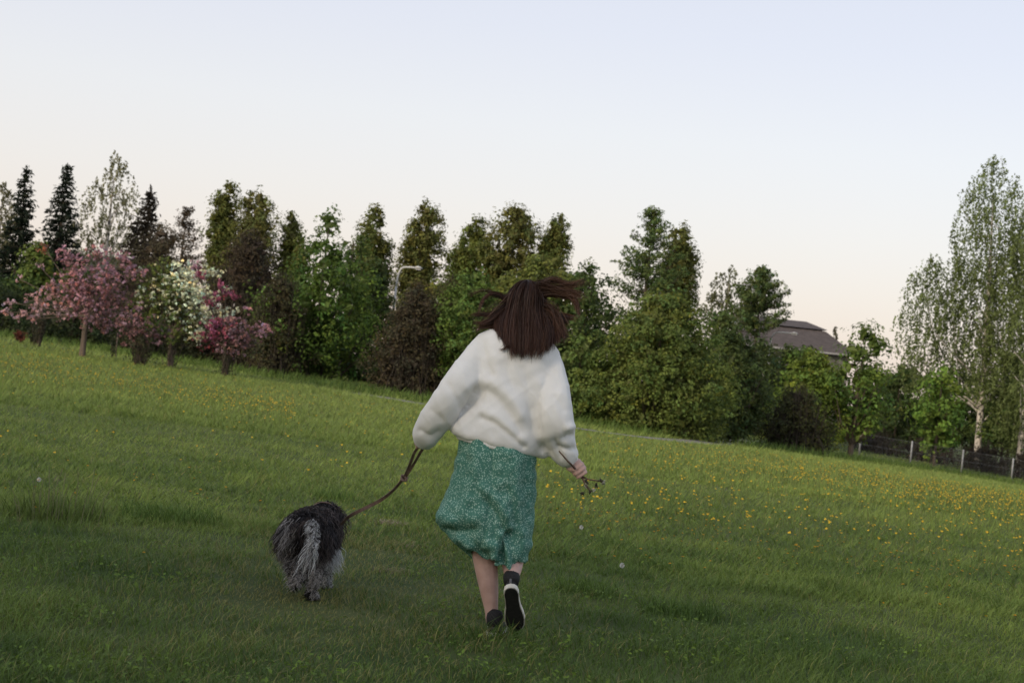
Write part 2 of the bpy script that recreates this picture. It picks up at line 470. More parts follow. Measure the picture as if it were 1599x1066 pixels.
def tree(name, label, cat, kind, top, Y, width, bottom, col, base=None, group=None, leafpx=4.6, dens=1.0, var=.22,
         trunk=None, bark='bark', lean=0.0, nlimb=18, leaders=None, prof='birch', spreadpx=8.5, per=26, amp=.28, second=None, lobes=9):
    """top = photo point of the tip, width / bottom = crown extent in photo pixels at depth Y"""
    T = P(top[0], top[1], Y)
    X = T.x if base is None else P(base, 600, Y).x
    z0 = float(ground(np.array([X]), np.array([Y]))[0])
    if base is not None:
        X = gpx(base, Y).x; z0 = gz(X, Y)
    H = T.z - z0
    dx = T.x - X
    zb = max(P(top[0], bottom, Y).z - z0, 0.02)
    s = Y / F
    R = width / 2 * s * 1.15
    area = width * (bottom - top[1]) * .75
    leafpx = leafpx * .82
    nl = int(area / (leafpx ** 2 * .42) * 2.55 * dens)
    leaf, spread = leafpx * s * 1.25, spreadpx * s
    rt = root(name, (X, Y, z0), label, cat, group)
    tb = Tubes()

    rb = trunk if trunk else max(.05, H * .013)
    tpts = [(0, 0, -.15), (dx * .15, 0, H * .3), (dx * .5, 0, H * .62), (dx * .9, 0, H * .86)]
    Vs, Cs = [], []
    if kind in ('round', 'bush'):
        cc, _ = crown_pts(kind, zb, H - spread, R - spread * .6, max(20, nl // per), lobes, amp)
        cc[:, 0] += dx * np.clip(cc[:, 2] / H, 0, 1)
        v, c = clumps_to_leaves(cc, per, spread, leaf, col, var)
        Vs.append(v); Cs.append(c)
        limbs(tb, H, zb, cc, nlimb, rb)
    elif kind == 'column':
        L = leaders or [(0, 1, .75)] + [(rng.uniform(-.5, .5), rng.uniform(.72, .93), rng.uniform(.4, .55)) for _ in range(3)]
        tot = sum(w * h for _, h, w in L)
        allc = []
        for (lx, lh, lw) in L:
            m = max(12, int(nl / per * lw * lh / tot))
            cc, _ = crown_pts('column', zb, zb + (H - zb) * lh - spread, max(R * lw * 1.6 - spread * .5, spread * .4), m, 10, .22, .42)
            cc[:, 0] += lx * R * (.5 + .5 * (cc[:, 2] - zb) / (H - zb)); cc[:, 1] += rng.uniform(-.4, .4) * R
            allc.append(cc)
            tb.add([(lx * R * .1, 0, zb * .6), (lx * R * .5, 0, zb + (H - zb) * lh * .4), (lx * R, 0, zb + (H - zb) * lh * .82)], [rb * .6, rb * .45, .015], 5, cap=False)
        cc = np.concatenate(allc)
        v, c = clumps_to_leaves(cc, per, spread * .85, leaf, col, var, axis=1.35)
        Vs.append(v); Cs.append(c)
        limbs(tb, H, zb, cc, nlimb, rb, bend=.2)
    elif kind == 'spruce':
        lv = np.arange(zb, H - .25, .27)
        Vb, Nb, Tb = [], [], []
        for z in lv:
            t = (z - zb) / (H - zb)
            r = R * 1.25 * prof_cone(np.array([t]))[0] + .12
            for k in range(int(9 + 5 * (1 - t))):
                a = rng.uniform(0, 6.283); rr = r * rng.uniform(.6, 1.22)
                d = np.array([math.cos(a), math.sin(a), 0])
                m = max(5, int(rr / .055 * dens))
                f = rng.random(m) ** .7
                droop = -.28 * f * rr + .20 * rr * f ** 3
                c = d * (f * rr)[:, None] + np.array([0, 0, z]) + rng.normal(0, .07, (m, 3))
                c[:, 2] += droop
                Vb.append(c); Tb.append(np.tile(d, (m, 1)) + rng.normal(0, .5, (m, 3)) + np.array([0, 0, -.25]))
                tb.add([(0, 0, z), tuple(d * rr * .6 + np.array([0, 0, z - .14 * rr])), tuple(d * rr * .95 + np.array([0, 0, z - .12 * rr]))], [.03, .015, .005], 3, cap=False)
        c = np.concatenate(Vb); tg_ = np.concatenate(Tb); n = len(c)
        v, cl = leaf_cards(c, rng.normal(size=(n, 3)) + np.array([0, 0, .7]), rng.uniform(.22, .42, n), .30,
                           np.array(col) * rng.normal(1, .25, (n, 1)).clip(.4, 1.8), tang=tg_)
        Vs.append(v); Cs.append(cl)
        n = 40
        c = np.stack([rng.normal(0, .04, n), rng.normal(0, .04, n), rng.uniform(H - .9, H, n)], 1)
        v, cl = leaf_cards(c, rng.normal(size=(n, 3)), rng.uniform(.15, .3, n), .3, np.tile(np.array(col), (n, 1)), tang=np.tile([0, 0, 1.], (n, 1)))
        Vs.append(v); Cs.append(cl)
    elif kind == 'birch':
        per_s = 11
        ns = max(30, nl // per_s)
        cc, rho = crown_pts(prof, zb, H, R, ns, 14, .34, .5)
        cc[:, 0] += dx * np.clip(cc[:, 2] / H, 0, 1)
        if second:                                     # a big side limb with a crown of its own
            for (sx, sy, sw, sb, share) in second:
                S = P(sx, sy, Y); zz = P(sx, sb, Y).z - z0
                c2, _ = crown_pts('tallbirch', zz, S.z - z0, sw / 2 * s, int(ns * share), 8, .35, .6)
                c2[:, 0] += S.x - X
                cc = np.concatenate([cc, c2])
                tb.add([(0, 0, zz * .7), ((S.x - X) * .6, 0, zz), (S.x - X, 0, (zz + S.z - z0) * .55)], [rb * .3, rb * .2, .015], 5, cap=False)
        m = len(cc)
        Ls = rng.uniform(.5, 1.5, m) * (H * .055)
        f = rng.random((m, per_s))
        sway = rng.normal(0, .12, (m, 1, 2))
        c = np.repeat(cc[:, None], per_s, 1)
        c[..., :2] += sway * f[..., None] + rng.normal(0, .05, (m, per_s, 2))
        c[..., 2] -= f * Ls[:, None]
        c = c.reshape(-1, 3); n = len(c)
        c[:, 2] = np.maximum(c[:, 2], .15)
        cl = np.repeat(np.array(col) * rng.normal(1, var, (m, 1)).clip(.5, 1.7), per_s, 0) * rng.normal(1, .15, (n, 1)).clip(.6, 1.5)
        tgv = rng.normal(0, .45, (n, 3)) + np.array([0, 0, -1.])
        v, cl = leaf_cards(c, rng.normal(size=(n, 3)), leaf * rng.uniform(.6, 1.3, n), .6, cl, tang=tgv)
        Vs.append(v); Cs.append(cl)
        limbs(tb, H, zb, cc, nlimb, rb, 4, .5)
    elif kind == 'larch':                              # open crown of separate feathery branches
        nb = int(90 * dens) + 20
        cs = []
        for _ in range(nb):
            t = rng.random() ** .8
            z = zb + (H - zb) * t * .96
            a = rng.uniform(0, 6.283); rr = R * (1.05 - t ** 1.4) * rng.uniform(.6, 1.15) + .2
            d = np.array([math.cos(a), math.sin(a), 0])
            e = d * rr + np.array([0, 0, z + rr * rng.uniform(.15, .75)])
            tb.add([(dx * z / H, 0, z), tuple(d * rr * .5 + np.array([dx * z / H, 0, z + .02])), tuple(e + np.array([dx * z / H, 0, 0]))], [.028, .016, .005], 3, cap=False)
            m = max(4, int(rr / .13))
            f = np.linspace(.2, 1, m)[:, None]
            cs.append(np.array([dx * z / H, 0, z]) * (1 - f) + (e + np.array([dx * z / H, 0, 0])) * f + rng.normal(0, .05, (m, 3)))
        cc = np.concatenate(cs)
        v, c = clumps_to_leaves(cc, 8, spread * .34, leaf * .95, col, var, aspect=.5)
        Vs.append(v); Cs.append(c)
    elif kind == 'twig':                               # shrub only just coming into leaf: a haze of fine twigs
        nt = int(190 * dens)
        for _ in range(nt):
            a = rng.uniform(0, 6.283); q = rng.random() ** .5
            t = rng.uniform(.35, 1)
            r = R * q * prof_bush(np.array([t]))[0]
            b = rng.uniform(.2, .9) * R
            e = (r * math.cos(a), r * math.sin(a), H * t)
            tb.add([(b * math.cos(a) * q, b * math.sin(a) * q, 0), (r * .8 * math.cos(a + .1), r * .8 * math.sin(a + .1), H * t * .55), e], [.03, .018, .006], 3, cap=False)
        cc, _ = crown_pts('bush', zb, H - spread, R, max(20, nl // per), lobes, .3, .5)
        v, c = clumps_to_leaves(cc, per, spread * 1.1, leaf * .85, col, var, aspect=.5)
        Vs.append(v); Cs.append(c)
    if kind in ('round', 'bush', 'column', 'twig'):           # oversized leaf cards added inside the crown to block light
        ctr = np.array([cc[:, 0].mean(), cc[:, 1].mean(), 0])
        ic = cc[rng.integers(0, len(cc), max(30, int(nl * .07)))]
        ic = ctr * np.array([.35, .35, 0]) + ic * np.array([.65, .65, 1]) + rng.normal(0, spread * .4, ic.shape)
        ic[:, 2] = np.minimum(ic[:, 2], H - spread * 2.5)
        n = len(ic)
        v, c = leaf_cards(ic, rng.normal(size=(n, 3)) + np.array([0, -.4, .3]), leaf * rng.uniform(2.2, 3.4, n), .7, np.array(col) * rng.normal(1, .2, (n, 1)).clip(.5, 1.5))
        Vs.append(v); Cs.append(c)
    if kind != 'twig':
        tb.add(tpts, [rb * 1.25, rb, rb * .6, .02], 8, cap=False)
    link('trunk', tb.mesh('trunk'), M[bark], rt)
    link('crown', card_mesh('crown', np.concatenate(Vs), np.concatenate(Cs)), M['leaf'], rt)
    return rt

# leaf colours
POP, POP2 = (0.120, 0.118, 0.034), (0.138, 0.128, 0.042)
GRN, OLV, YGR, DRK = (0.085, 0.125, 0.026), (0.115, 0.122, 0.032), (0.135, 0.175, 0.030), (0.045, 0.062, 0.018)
RED, RBR, SPR = (0.066, 0.046, 0.032), (0.074, 0.056, 0.036), (0.016, 0.026, 0.014)
BIR, PBI = (0.150, 0.190, 0.062), (0.21, 0.205, 0.10)
BACK = 'trees beyond the meadow'
def T_(*a, **k): return tree(*a, group=BACK, **k)

# spruces and pale birches at the left
T_('spruce_tree', 'dark slender spruce tallest by the pale birch at the meadow edge', 'tree', 'spruce', (43, 258), 92, 66, 520, SPR)
T_('spruce_tree', 'dark spruce with wide lower boughs rising above the pink blossom tree', 'tree', 'spruce', (106, 256), 92, 74, 500, SPR)
T_('spruce_tree', 'reddish dark spruce standing right of the tall pale birch', 'tree', 'spruce', (236, 289), 90, 74, 500, (0.030, 0.024, 0.016))
T_('birch_tree', 'tall pale silvery birch with thin airy crown between two spruces', 'tree', 'birch', (183, 232), 96, 122, 480, PBI, bark='birch_bark', dens=.62, nlimb=50)
T_('birch_tree', 'pale olive birch partly hidden behind the slender dark spruce', 'tree', 'birch', (8, 282), 98, 110, 500, (.17, .16, .075), bark='birch_bark', dens=.9)
T_('bare_tree', 'thin dark tree with sparse young leaves against the sky', 'tree', 'larch', (292, 320), 84, 82, 500, (.10, .065, .05), dens=.7, leafpx=3.6)
# columnar poplars
pop = [((357, 277), 90, 56, 470, POP, 'columnar poplar with a blunt round head standing nearest the spruces', None),
       ((404, 286), 89, 66, 470, POP2, 'columnar poplar with ragged double top behind the dark red shrub', [(-.15, 1, .5), (.5, .9, .5), (-.5, .72, .45), (.1, .75, .6)]),
       ((457, 326), 90, 40, 470, POP, 'short slim columnar poplar beside the double-topped poplar', None),
       ((592, 316), 88, 54, 500, POP, 'columnar poplar with a darker side stem behind the broad green tree', [(-.15, 1, .75), (.7, .72, .4), (-.4, .8, .4)]),
       ((664, 310), 87, 74, 500, POP2, 'tall broad columnar poplar directly above the street lamp', [(.05, 1, .5), (.4, .97, .5), (-.55, .68, .42), (-.1, .9, .5)]),
       ((740, 331), 86, 76, 500, OLV, 'columnar poplar with a slanting pointed top and bright sunlit side', [(.15, 1, .5), (.5, .86, .5), (-.45, .72, .5), (-.1, .82, .5)]),
       ((808, 314), 85, 80, 500, POP2, 'full columnar poplar with wide flat head above the running person', [(0, 1, .8), (-.7, .62, .4), (.25, .96, .6)]),
       ((873, 328), 85, 50, 480, POP, 'narrow poplar with an open top standing beside the full wide-headed poplar', [(.1, 1, .6), (-.5, .8, .45)]),
       ((1062, 346), 80, 66, 520, POP, 'dense dark columnar poplar pressed against the open larch', [(.2, 1, .6), (-.2, .97, .6), (.55, .9, .45)])]
for tp, Y, w, b, c, lb, L in pop:
    T_('poplar_tree', lb, 'tree', 'column', tp, Y, w, b, c, leaders=L, nlimb=14, dens=2.3, leafpx=4.1, spreadpx=5.6, per=18)
T_('poplar_tree', 'low poplar top between the short poplar and the broad green tree', 'tree', 'column', (478, 356), 88, 30, 470, POP)
T_('larch_tree', 'open feathery larch with gaps of sky beside the dark poplar', 'tree', 'larch', (1022, 322), 76, 104, 500, (.10, .125, .045), dens=1.3)
T_('larch_tree', 'open dark conifer with spreading branches behind the brown roof', 'tree', 'larch', (1192, 418), 100, 96, 530, (.09, .11, .04), dens=1.2)
T_('birch_tree', 'light birch with hanging twigs beside the white roof vent', 'tree', 'birch', (1142, 412), 104, 84, 530, (.13, .135, .06), bark='birch_bark', dens=1.0)
T_('distant_tree', 'small pale tree top far beyond the end of the roof', 'tree', 'birch', (1306, 508), 150, 40, 580, (.16, .15, .10), dens=.6)

# back row that closes the gaps low down
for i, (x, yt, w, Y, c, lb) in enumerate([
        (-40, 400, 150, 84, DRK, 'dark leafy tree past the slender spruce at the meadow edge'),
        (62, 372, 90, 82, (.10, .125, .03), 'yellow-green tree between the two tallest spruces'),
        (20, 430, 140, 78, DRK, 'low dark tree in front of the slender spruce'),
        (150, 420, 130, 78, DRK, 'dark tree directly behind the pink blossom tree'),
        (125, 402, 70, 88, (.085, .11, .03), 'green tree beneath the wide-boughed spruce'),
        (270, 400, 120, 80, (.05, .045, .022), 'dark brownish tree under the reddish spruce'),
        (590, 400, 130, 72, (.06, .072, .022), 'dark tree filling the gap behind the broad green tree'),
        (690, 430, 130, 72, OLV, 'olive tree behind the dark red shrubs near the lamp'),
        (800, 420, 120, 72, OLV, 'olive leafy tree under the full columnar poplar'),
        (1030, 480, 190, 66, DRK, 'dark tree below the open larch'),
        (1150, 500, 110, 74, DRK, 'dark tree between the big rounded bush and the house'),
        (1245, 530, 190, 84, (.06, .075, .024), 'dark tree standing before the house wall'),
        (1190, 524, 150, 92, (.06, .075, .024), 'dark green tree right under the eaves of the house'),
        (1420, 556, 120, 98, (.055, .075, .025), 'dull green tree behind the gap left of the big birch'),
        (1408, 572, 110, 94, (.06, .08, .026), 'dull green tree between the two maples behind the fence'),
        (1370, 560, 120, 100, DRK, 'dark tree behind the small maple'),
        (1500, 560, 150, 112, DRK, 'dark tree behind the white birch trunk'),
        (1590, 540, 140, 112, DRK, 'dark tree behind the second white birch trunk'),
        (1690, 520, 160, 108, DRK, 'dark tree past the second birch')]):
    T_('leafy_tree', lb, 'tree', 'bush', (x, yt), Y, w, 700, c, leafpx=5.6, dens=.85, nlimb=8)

# front row of shrubs and trees, left to right
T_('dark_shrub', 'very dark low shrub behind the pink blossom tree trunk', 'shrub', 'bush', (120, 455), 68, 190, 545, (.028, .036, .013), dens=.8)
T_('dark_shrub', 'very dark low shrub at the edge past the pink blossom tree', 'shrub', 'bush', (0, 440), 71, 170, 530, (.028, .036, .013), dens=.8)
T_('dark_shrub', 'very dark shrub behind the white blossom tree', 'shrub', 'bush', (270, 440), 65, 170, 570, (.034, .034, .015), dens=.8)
T_('budding_shrub', 'brownish shrub just coming into leaf under the reddish spruce', 'shrub', 'twig', (255, 345), 74, 130, 540, (.075, .055, .035), dens=1.1)
T_('budding_shrub', 'dark red-brown shrub just coming into leaf below the double-topped poplar', 'shrub', 'twig', (392, 352), 66, 150, 585, RED, dens=1.3)
T_('budding_shrub', 'smaller dull brown shrub between the dark red shrub and broad green tree', 'shrub', 'twig', (445, 420), 61, 110, 595, (.065, .054, .028), dens=1.3)
T_('broad_tree', 'broad mid-green leafy tree with pointed top, densest in the tree row', 'tree', 'column', (517, 318), 63, 158, 606, GRN,
   leaders=[(0, 1, .34), (-.45, .66, .6), (.4, .74, .6), (0, .78, .75), (.6, .55, .55), (-.2, .86, .4)], leafpx=5.0, dens=1.0, nlimb=40, spreadpx=9.5)
T_('leafy_tree', 'loose green tree with pale upright shoots beside the darker poplar stem', 'tree', 'column', (556, 345), 70, 70, 560, (.08, .11, .03), dens=.8)
T_('leafy_tree', 'yellow-green slim tree between short poplar and broad green tree', 'tree', 'column', (470, 390), 68, 60, 560, (.10, .13, .028), dens=.9)
T_('budding_shrub', 'dark red-brown budding shrub below the street lamp', 'shrub', 'twig', (655, 440), 60, 130, 618, RBR, dens=1.6)
T_('budding_shrub', 'taller brown budding shrub behind the raised left sleeve', 'shrub', 'twig', (708, 425), 62, 90, 625, (.085, .075, .034), dens=1.4)
T_('young_tree', 'bright green young tree beside the flying hair', 'tree', 'round', (742, 412), 59.5, 112, 610, (.10, .14, .035), dens=1.1)
T_('rounded_tree', 'rounded olive-green tree behind the head of the running person', 'tree', 'round', (862, 386), 62, 200, 640, (.13, .138, .038), leafpx=5, dens=1.1, nlimb=30)
T_('rounded_tree', 'darker rounded tree with gaps of sky beside the flying hair', 'tree', 'round', (925, 400), 60, 130, 660, (.06, .085, .025), leafpx=5, dens=.85, nlimb=30)
T_('leafy_shrub', 'dense green shrub behind the right shoulder of the running person', 'shrub', 'bush', (912, 516), 55, 150, 668, (.105, .132, .036), leafpx=5.5, nlimb=12)
T_('leafy_shrub', 'low dark green shrub behind the back of the running person', 'shrub', 'bush', (800, 480), 58, 150, 645, (.055, .075, .022), leafpx=5.5, nlimb=12)
T_('leafy_shrub', 'biggest dense rounded green bush beside the footpath', 'shrub', 'bush', (1040, 446), 54.5, 262, 684, (.112, .130, .034), leafpx=4.8, dens=1.6, nlimb=20, spreadpx=9, amp=.16, lobes=16)
T_('leafy_shrub', 'tall olive shrub joined to the biggest rounded bush', 'shrub', 'bush', (1130, 478), 60, 120, 692, (.075, .092, .028), leafpx=5, nlimb=14)
T_('dark_tree', 'dark thin-leaved tree with a short bare trunk before the house', 'tree', 'round', (1165, 520), 61, 110, 688, (.06, .075, .024), leafpx=4.6, dens=.8, nlimb=30, trunk=.07, bark='pale_bark')
T_('budding_shrub', 'dull brown-green twiggy bush in front of the bright green tree', 'shrub', 'twig', (1250, 596), 63, 130, 700, (.058, .056, .022), dens=1.3)
T_('young_tree', 'bright yellow-green tree in front of the roof edge', 'tree', 'bush', (1272, 536), 72, 130, 690, (.13, .16, .03), leafpx=5, nlimb=20, dens=1.3)
T_('maple_tree', 'young maple with forked pale trunk near the first fence post', 'tree', 'round', (1356, 498), 72, 112, 690, (.105, .145, .030), base=1327, leafpx=5.6, dens=.75, nlimb=40, trunk=.11, bark='pale_bark', amp=.4, spreadpx=10)
T_('maple_tree', 'small bright maple leafy to the ground behind the wire fence', 'tree', 'round', (1474, 566), 84, 88, 712, (.115, .165, .032), leafpx=5.8, dens=.9, nlimb=24, trunk=.08, spreadpx=10)
T_('birch_tree', 'tallest birch with weeping crown and black-marked white trunk by the fence', 'tree', 'birch', (1556, 238), 92, 98, 610, BIR, base=1524, prof='tallbirch',
   bark='birch_bark', trunk=.17, dens=1.3, nlimb=22, leafpx=4.4, second=[(1456, 392, 84, 600, .34), (1496, 380, 60, 610, .2), (1604, 320, 100, 640, .45)])
T_('birch_tree', 'second white-trunked birch past the last fence post', 'tree', 'birch', (1648, 300), 90, 170, 700, BIR, base=1588, bark='birch_bark', trunk=.16, dens=1.0, nlimb=40)
T_('leafy_shrub', 'bright green shrub under the second birch', 'shrub', 'bush', (1575, 600), 92, 90, 700, (.085, .115, .03), leafpx=5, dens=.7)
for x, w, lb in ((1375, 90, 'low brown brushwood behind the fence near the maple'), (1455, 100, 'low brown brushwood behind the fence under the bright maple'),
                 (1540, 100, 'low brown brushwood at the foot of the tallest birch'), (1620, 110, 'low brown brushwood at the foot of the second birch')):
    T_('brushwood', lb, 'shrub', 'twig', (x, 664 + (x - 1375) * .12), 89, w, 730 + (x - 1375) * .12, (.05, .038, .028), dens=.5, leafpx=4)

# tree added out of frame at the left to shade the near grass
def added_shade_tree(x, y, H, R, zb):
    rt = root('added_shade_tree', (x, y, gz(x, y)), 'added out-of-frame leafy tree shading the near grass', 'tree')
    cc, _ = crown_pts('round', zb, H, R, 520, 12, .3)
    v, c = clumps_to_leaves(cc, 24, .42, .22, GRN)
    tb = Tubes(); limbs(tb, H, zb, cc, 30, .25)
    tb.add([(0, 0, -.1), (0, 0, H * .4), (0, 0, H * .8)], [.3, .22, .05], 10, cap=False)
    link('trunk', tb.mesh('trunk'), M['bark'], rt); link('crown', card_mesh('crown', v, c), M['leaf'], rt)
added_shade_tree(-9.8, -0.2, 8.0, 4.2, 1.4)

# ------------------------------------------------------------ blossom trees
def blossom(label, base, Y, blobs, trunk_r, suckers=0, bark='bark', fork=.30):
    """small ornamental fruit tree; blobs = (px, py, radius px, share, colour) clouds of blossom carried by limbs"""
    B = P(base[0], base[1], Y)
    z0 = float(ground(np.array([B.x]), np.array([Y]))[0])
    rt = root('blossom_tree', (B.x, Y, z0), label, 'tree', 'blossoming trees on the meadow edge')
    s = Y / F
    tb = Tubes()
    ctr = P(blobs[0][0], blobs[0][1], Y)
    cx, cz = ctr.x - B.x, ctr.z - z0
    zf = cz * fork
    tb.add([(0, 0, -.1), (cx * .1, 0, zf * .5), (cx * .3, 0, zf)], [trunk_r * 1.3, trunk_r, trunk_r * .9], 8, cap=False)
    Vs, Cs = [], []
    for px, py, rp, n, col in blobs:
        q = P(px, py, Y)
        c0 = np.array([q.x - B.x, rng.uniform(-.5, .5) * rp * s, q.z - z0])
        m = (c0 * .55 + np.array([cx * .2, 0, zf * .45]))
        tb.add([(cx * .3, 0, zf * .96), tuple(m), tuple(c0)], [trunk_r * .32, trunk_r * .2, .008], 5, cap=False)
        nc = max(4, n // 9)
        cc = rng.normal(size=(nc, 3)); cc /= np.linalg.norm(cc, axis=1)[:, None]
        cc *= (rng.random(nc) ** .55)[:, None] * rp * 1.3 * s * np.array([1, .9, .85])
        cc += c0
        for i in range(0, nc, 4):
            tb.add([tuple(c0 * .7 + m * .3), tuple((c0 + cc[i]) * .5 + rng.normal(0, .05, 3)), tuple(cc[i])], [.012, .008, .004], 3, cap=False)
        v, c = clumps_to_leaves(cc, 8, 1.9 * s, 3.1 * s, col, .30, .2, .85)
        Vs.append(v); Cs.append(c)
    for _ in range(suckers):
        a, r = rng.uniform(0, 6.28), rng.uniform(.05, .32)
        h = rng.uniform(.4, 1.1)
        tb.add([(r * .5 * math.cos(a), r * .5 * math.sin(a), 0), (r * math.cos(a), r * math.sin(a), h * .6), (r * 1.3 * math.cos(a), r * 1.3 * math.sin(a), h)], [.014, .01, .005], 3, cap=False)
    if suckers:
        n = suckers * 14
        c = np.stack([rng.normal(0, .16, n), rng.normal(0, .16, n), rng.uniform(.1, .95, n)], 1)
        v, cl = leaf_cards(c, rng.normal(size=(n, 3)), rng.uniform(.05, .09, n), .6, np.array([.045, .05, .022]) * rng.normal(1, .2, (n, 1)).clip(.5, 1.5))
        Vs.append(v); Cs.append(cl)
    link('trunk', tb.mesh('trunk'), M[bark], rt)
    link('crown', card_mesh('crown', np.concatenate(Vs), np.concatenate(Cs)), M['leaf'], rt)
    return rt

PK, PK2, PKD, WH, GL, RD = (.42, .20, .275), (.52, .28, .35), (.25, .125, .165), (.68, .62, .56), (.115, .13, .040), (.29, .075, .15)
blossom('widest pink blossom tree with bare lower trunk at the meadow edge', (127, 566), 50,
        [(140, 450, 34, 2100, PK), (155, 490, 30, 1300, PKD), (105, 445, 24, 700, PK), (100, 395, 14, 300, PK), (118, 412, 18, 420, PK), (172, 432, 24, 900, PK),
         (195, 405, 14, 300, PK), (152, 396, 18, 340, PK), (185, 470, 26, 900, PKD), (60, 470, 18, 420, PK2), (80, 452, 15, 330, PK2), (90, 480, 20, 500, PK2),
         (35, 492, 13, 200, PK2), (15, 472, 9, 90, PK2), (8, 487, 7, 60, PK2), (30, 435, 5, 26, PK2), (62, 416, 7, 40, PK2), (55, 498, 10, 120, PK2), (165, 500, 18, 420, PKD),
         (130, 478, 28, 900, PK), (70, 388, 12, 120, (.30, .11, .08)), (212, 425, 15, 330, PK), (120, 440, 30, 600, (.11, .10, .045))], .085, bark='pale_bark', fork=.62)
blossom('dark blossom tree with twiggy suckers round its trunk beside white tree', (217, 580), 49,
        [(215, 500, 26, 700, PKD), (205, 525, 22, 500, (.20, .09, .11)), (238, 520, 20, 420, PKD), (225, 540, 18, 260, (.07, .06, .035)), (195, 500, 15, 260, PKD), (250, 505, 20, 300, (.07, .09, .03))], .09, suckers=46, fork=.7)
blossom('white and green blossom tree with a leaning trunk between pink trees', (266, 573), 50.5,
        [(262, 460, 34, 2600, GL), (240, 440, 26, 1500, GL), (225, 480, 26, 1500, GL), (285, 500, 26, 1300, GL), (240, 510, 22, 700, GL), (240, 450, 34, 420, WH), (268, 475, 38, 800, WH), (285, 440, 26, 700, WH), (300, 480, 28, 800, WH), (255, 420, 18, 420, (.13, .145, .045)), (300, 450, 24, 900, WH), (315, 470, 22, 700, WH),
         (290, 425, 18, 420, WH), (275, 415, 10, 160, WH), (325, 495, 18, 420, WH), (345, 486, 14, 260, WH), (318, 425, 12, 200, WH), (338, 425, 9, 130, WH), (310, 520, 18, 420, WH), (268, 485, 26, 260, WH),
         (230, 465, 20, 160, WH), (355, 452, 9, 120, WH), (330, 460, 12, 200, WH), (275, 525, 18, 300, GL), (365, 488, 9, 90, WH), (245, 450, 14, 120, (.22, .09, .07)), (283, 455, 14, 120, (.25, .08, .10))], .08, suckers=14, bark='pale_bark', fork=.45)
blossom('magenta pink blossom tree with dark trunk at the end of the row', (350, 592), 50,
        [(345, 520, 24, 900, RD), (335, 510, 18, 500, RD), (370, 515, 24, 800, PKD), (385, 530, 20, 480, PKD), (405, 512, 14, 220, PK), (360, 545, 22, 480, PKD), (320, 530, 18, 300, (.20, .05, .08)),
         (395, 545, 20, 260, (.08, .075, .04)), (330, 468, 14, 300, RD), (352, 460, 11, 190, RD), (345, 445, 10, 150, RD), (305, 418, 10, 180, PK), (312, 430, 11, 200, RD), (365, 462, 8, 100, RD), (388, 485, 7, 70, PK), (415, 518, 8, 80, PK)], .08, suckers=22, fork=.75)

# young bushes and a staked sapling in front of the dark edge
def sapling(name, label, px, py, Y, h, n, col, spread, cat='shrub', stake=False):
    B = P(px, py, Y); z0 = float(ground(np.array([B.x]), np.array([Y]))[0])
    rt = root(name, (B.x, Y, z0), label, cat)
    tb = Tubes()
    pts = []
    for _ in range(n):
        a, r = rng.uniform(0, 6.28), rng.random() * spread
        hh = h * rng.uniform(.6, 1)
        e = (r * math.cos(a), r * math.sin(a), hh)
        tb.add([(e[0] * .3, e[1] * .3, 0), (e[0] * .8, e[1] * .8, hh * .6), e], [.016, .011, .005], 3, cap=False)
        for f in np.linspace(.3, 1, 6): pts.append([e[0] * f, e[1] * f, hh * f])
    link('stems', tb.mesh('stems'), M['bark'], rt)
    if stake:
        link('stake', Tubes().add([(.1, 0, -.05), (.1, 0, h * .8)], [.025, .022], 6).mesh('stake'), M['pale_bark'], rt)
    v, c = clumps_to_leaves(np.array(pts), 7, .06, .07, col, .25)
    link('crown', card_mesh('crown', v, c), M['leaf'], rt)
sapling('young_shrub', 'dark leafless-looking young shrub past the widest pink tree', 58, 548, 56, 1.4, 16, (.04, .035, .022), .32)
sapling('young_shrub', 'small dark shrub between the red clump and pink tree', 50, 550, 56.5, .75, 12, (.035, .034, .022), .25)
sapling('red_shrub', 'low dark red leafy clump at the meadow edge', 30, 543, 57, .42, 14, (.12, .030, .024), .28)
sapling('staked_sapling', 'thin staked sapling between the pink and dark blossom trees', 176, 552, 54, .9, 4, (.05, .055, .03), .12, 'sapling', True)
# ------------------------------------------------------------ fence, houses, lamps
M['steel'] = mat_noise('galvanised_steel', (0.22, 0.22, 0.22), (0.34, 0.34, 0.34), 6, 0.6, spec=.4)
M['white_metal'] = mat_noise('pale_painted_metal', (0.50, 0.49, 0.47), (0.60, 0.59, 0.57), 3, 0.55)
M['roof'] = mat_noise('roof_felt', (0.066, 0.056, 0.054), (0.095, 0.080, 0.077), 3, 0.9, 0.2, stretch=(1, 1, 3))
M['wall'] = mat_noise('render_wall', (0.13, 0.12, 0.11), (0.19, 0.18, 0.165), 1.5, 0.9)
M['dark_wall'] = mat_noise('grey_cladding', (0.08, 0.085, 0.09), (0.13, 0.135, 0.14), 2, 0.8)
M['glass'], _, _, _b = mat_new('window_glass')
_b.inputs['Base Color'].default_value = (0.03, 0.035, 0.04, 1); _b.inputs['Roughness'].default_value = 0.08
M['white_trim'] = mat_noise('white_trim', (0.62, 0.61, 0.60), (0.74, 0.73, 0.72), 3, 0.6)
M['gutter'] = mat_noise('grey_gutter', (0.26, 0.25, 0.25), (0.36, 0.35, 0.35), 3, 0.6)
M['lamp_glass'] = mat_noise('lamp_glass', (0.45, 0.44, 0.42), (0.55, 0.54, 0.5), 3, 0.3)

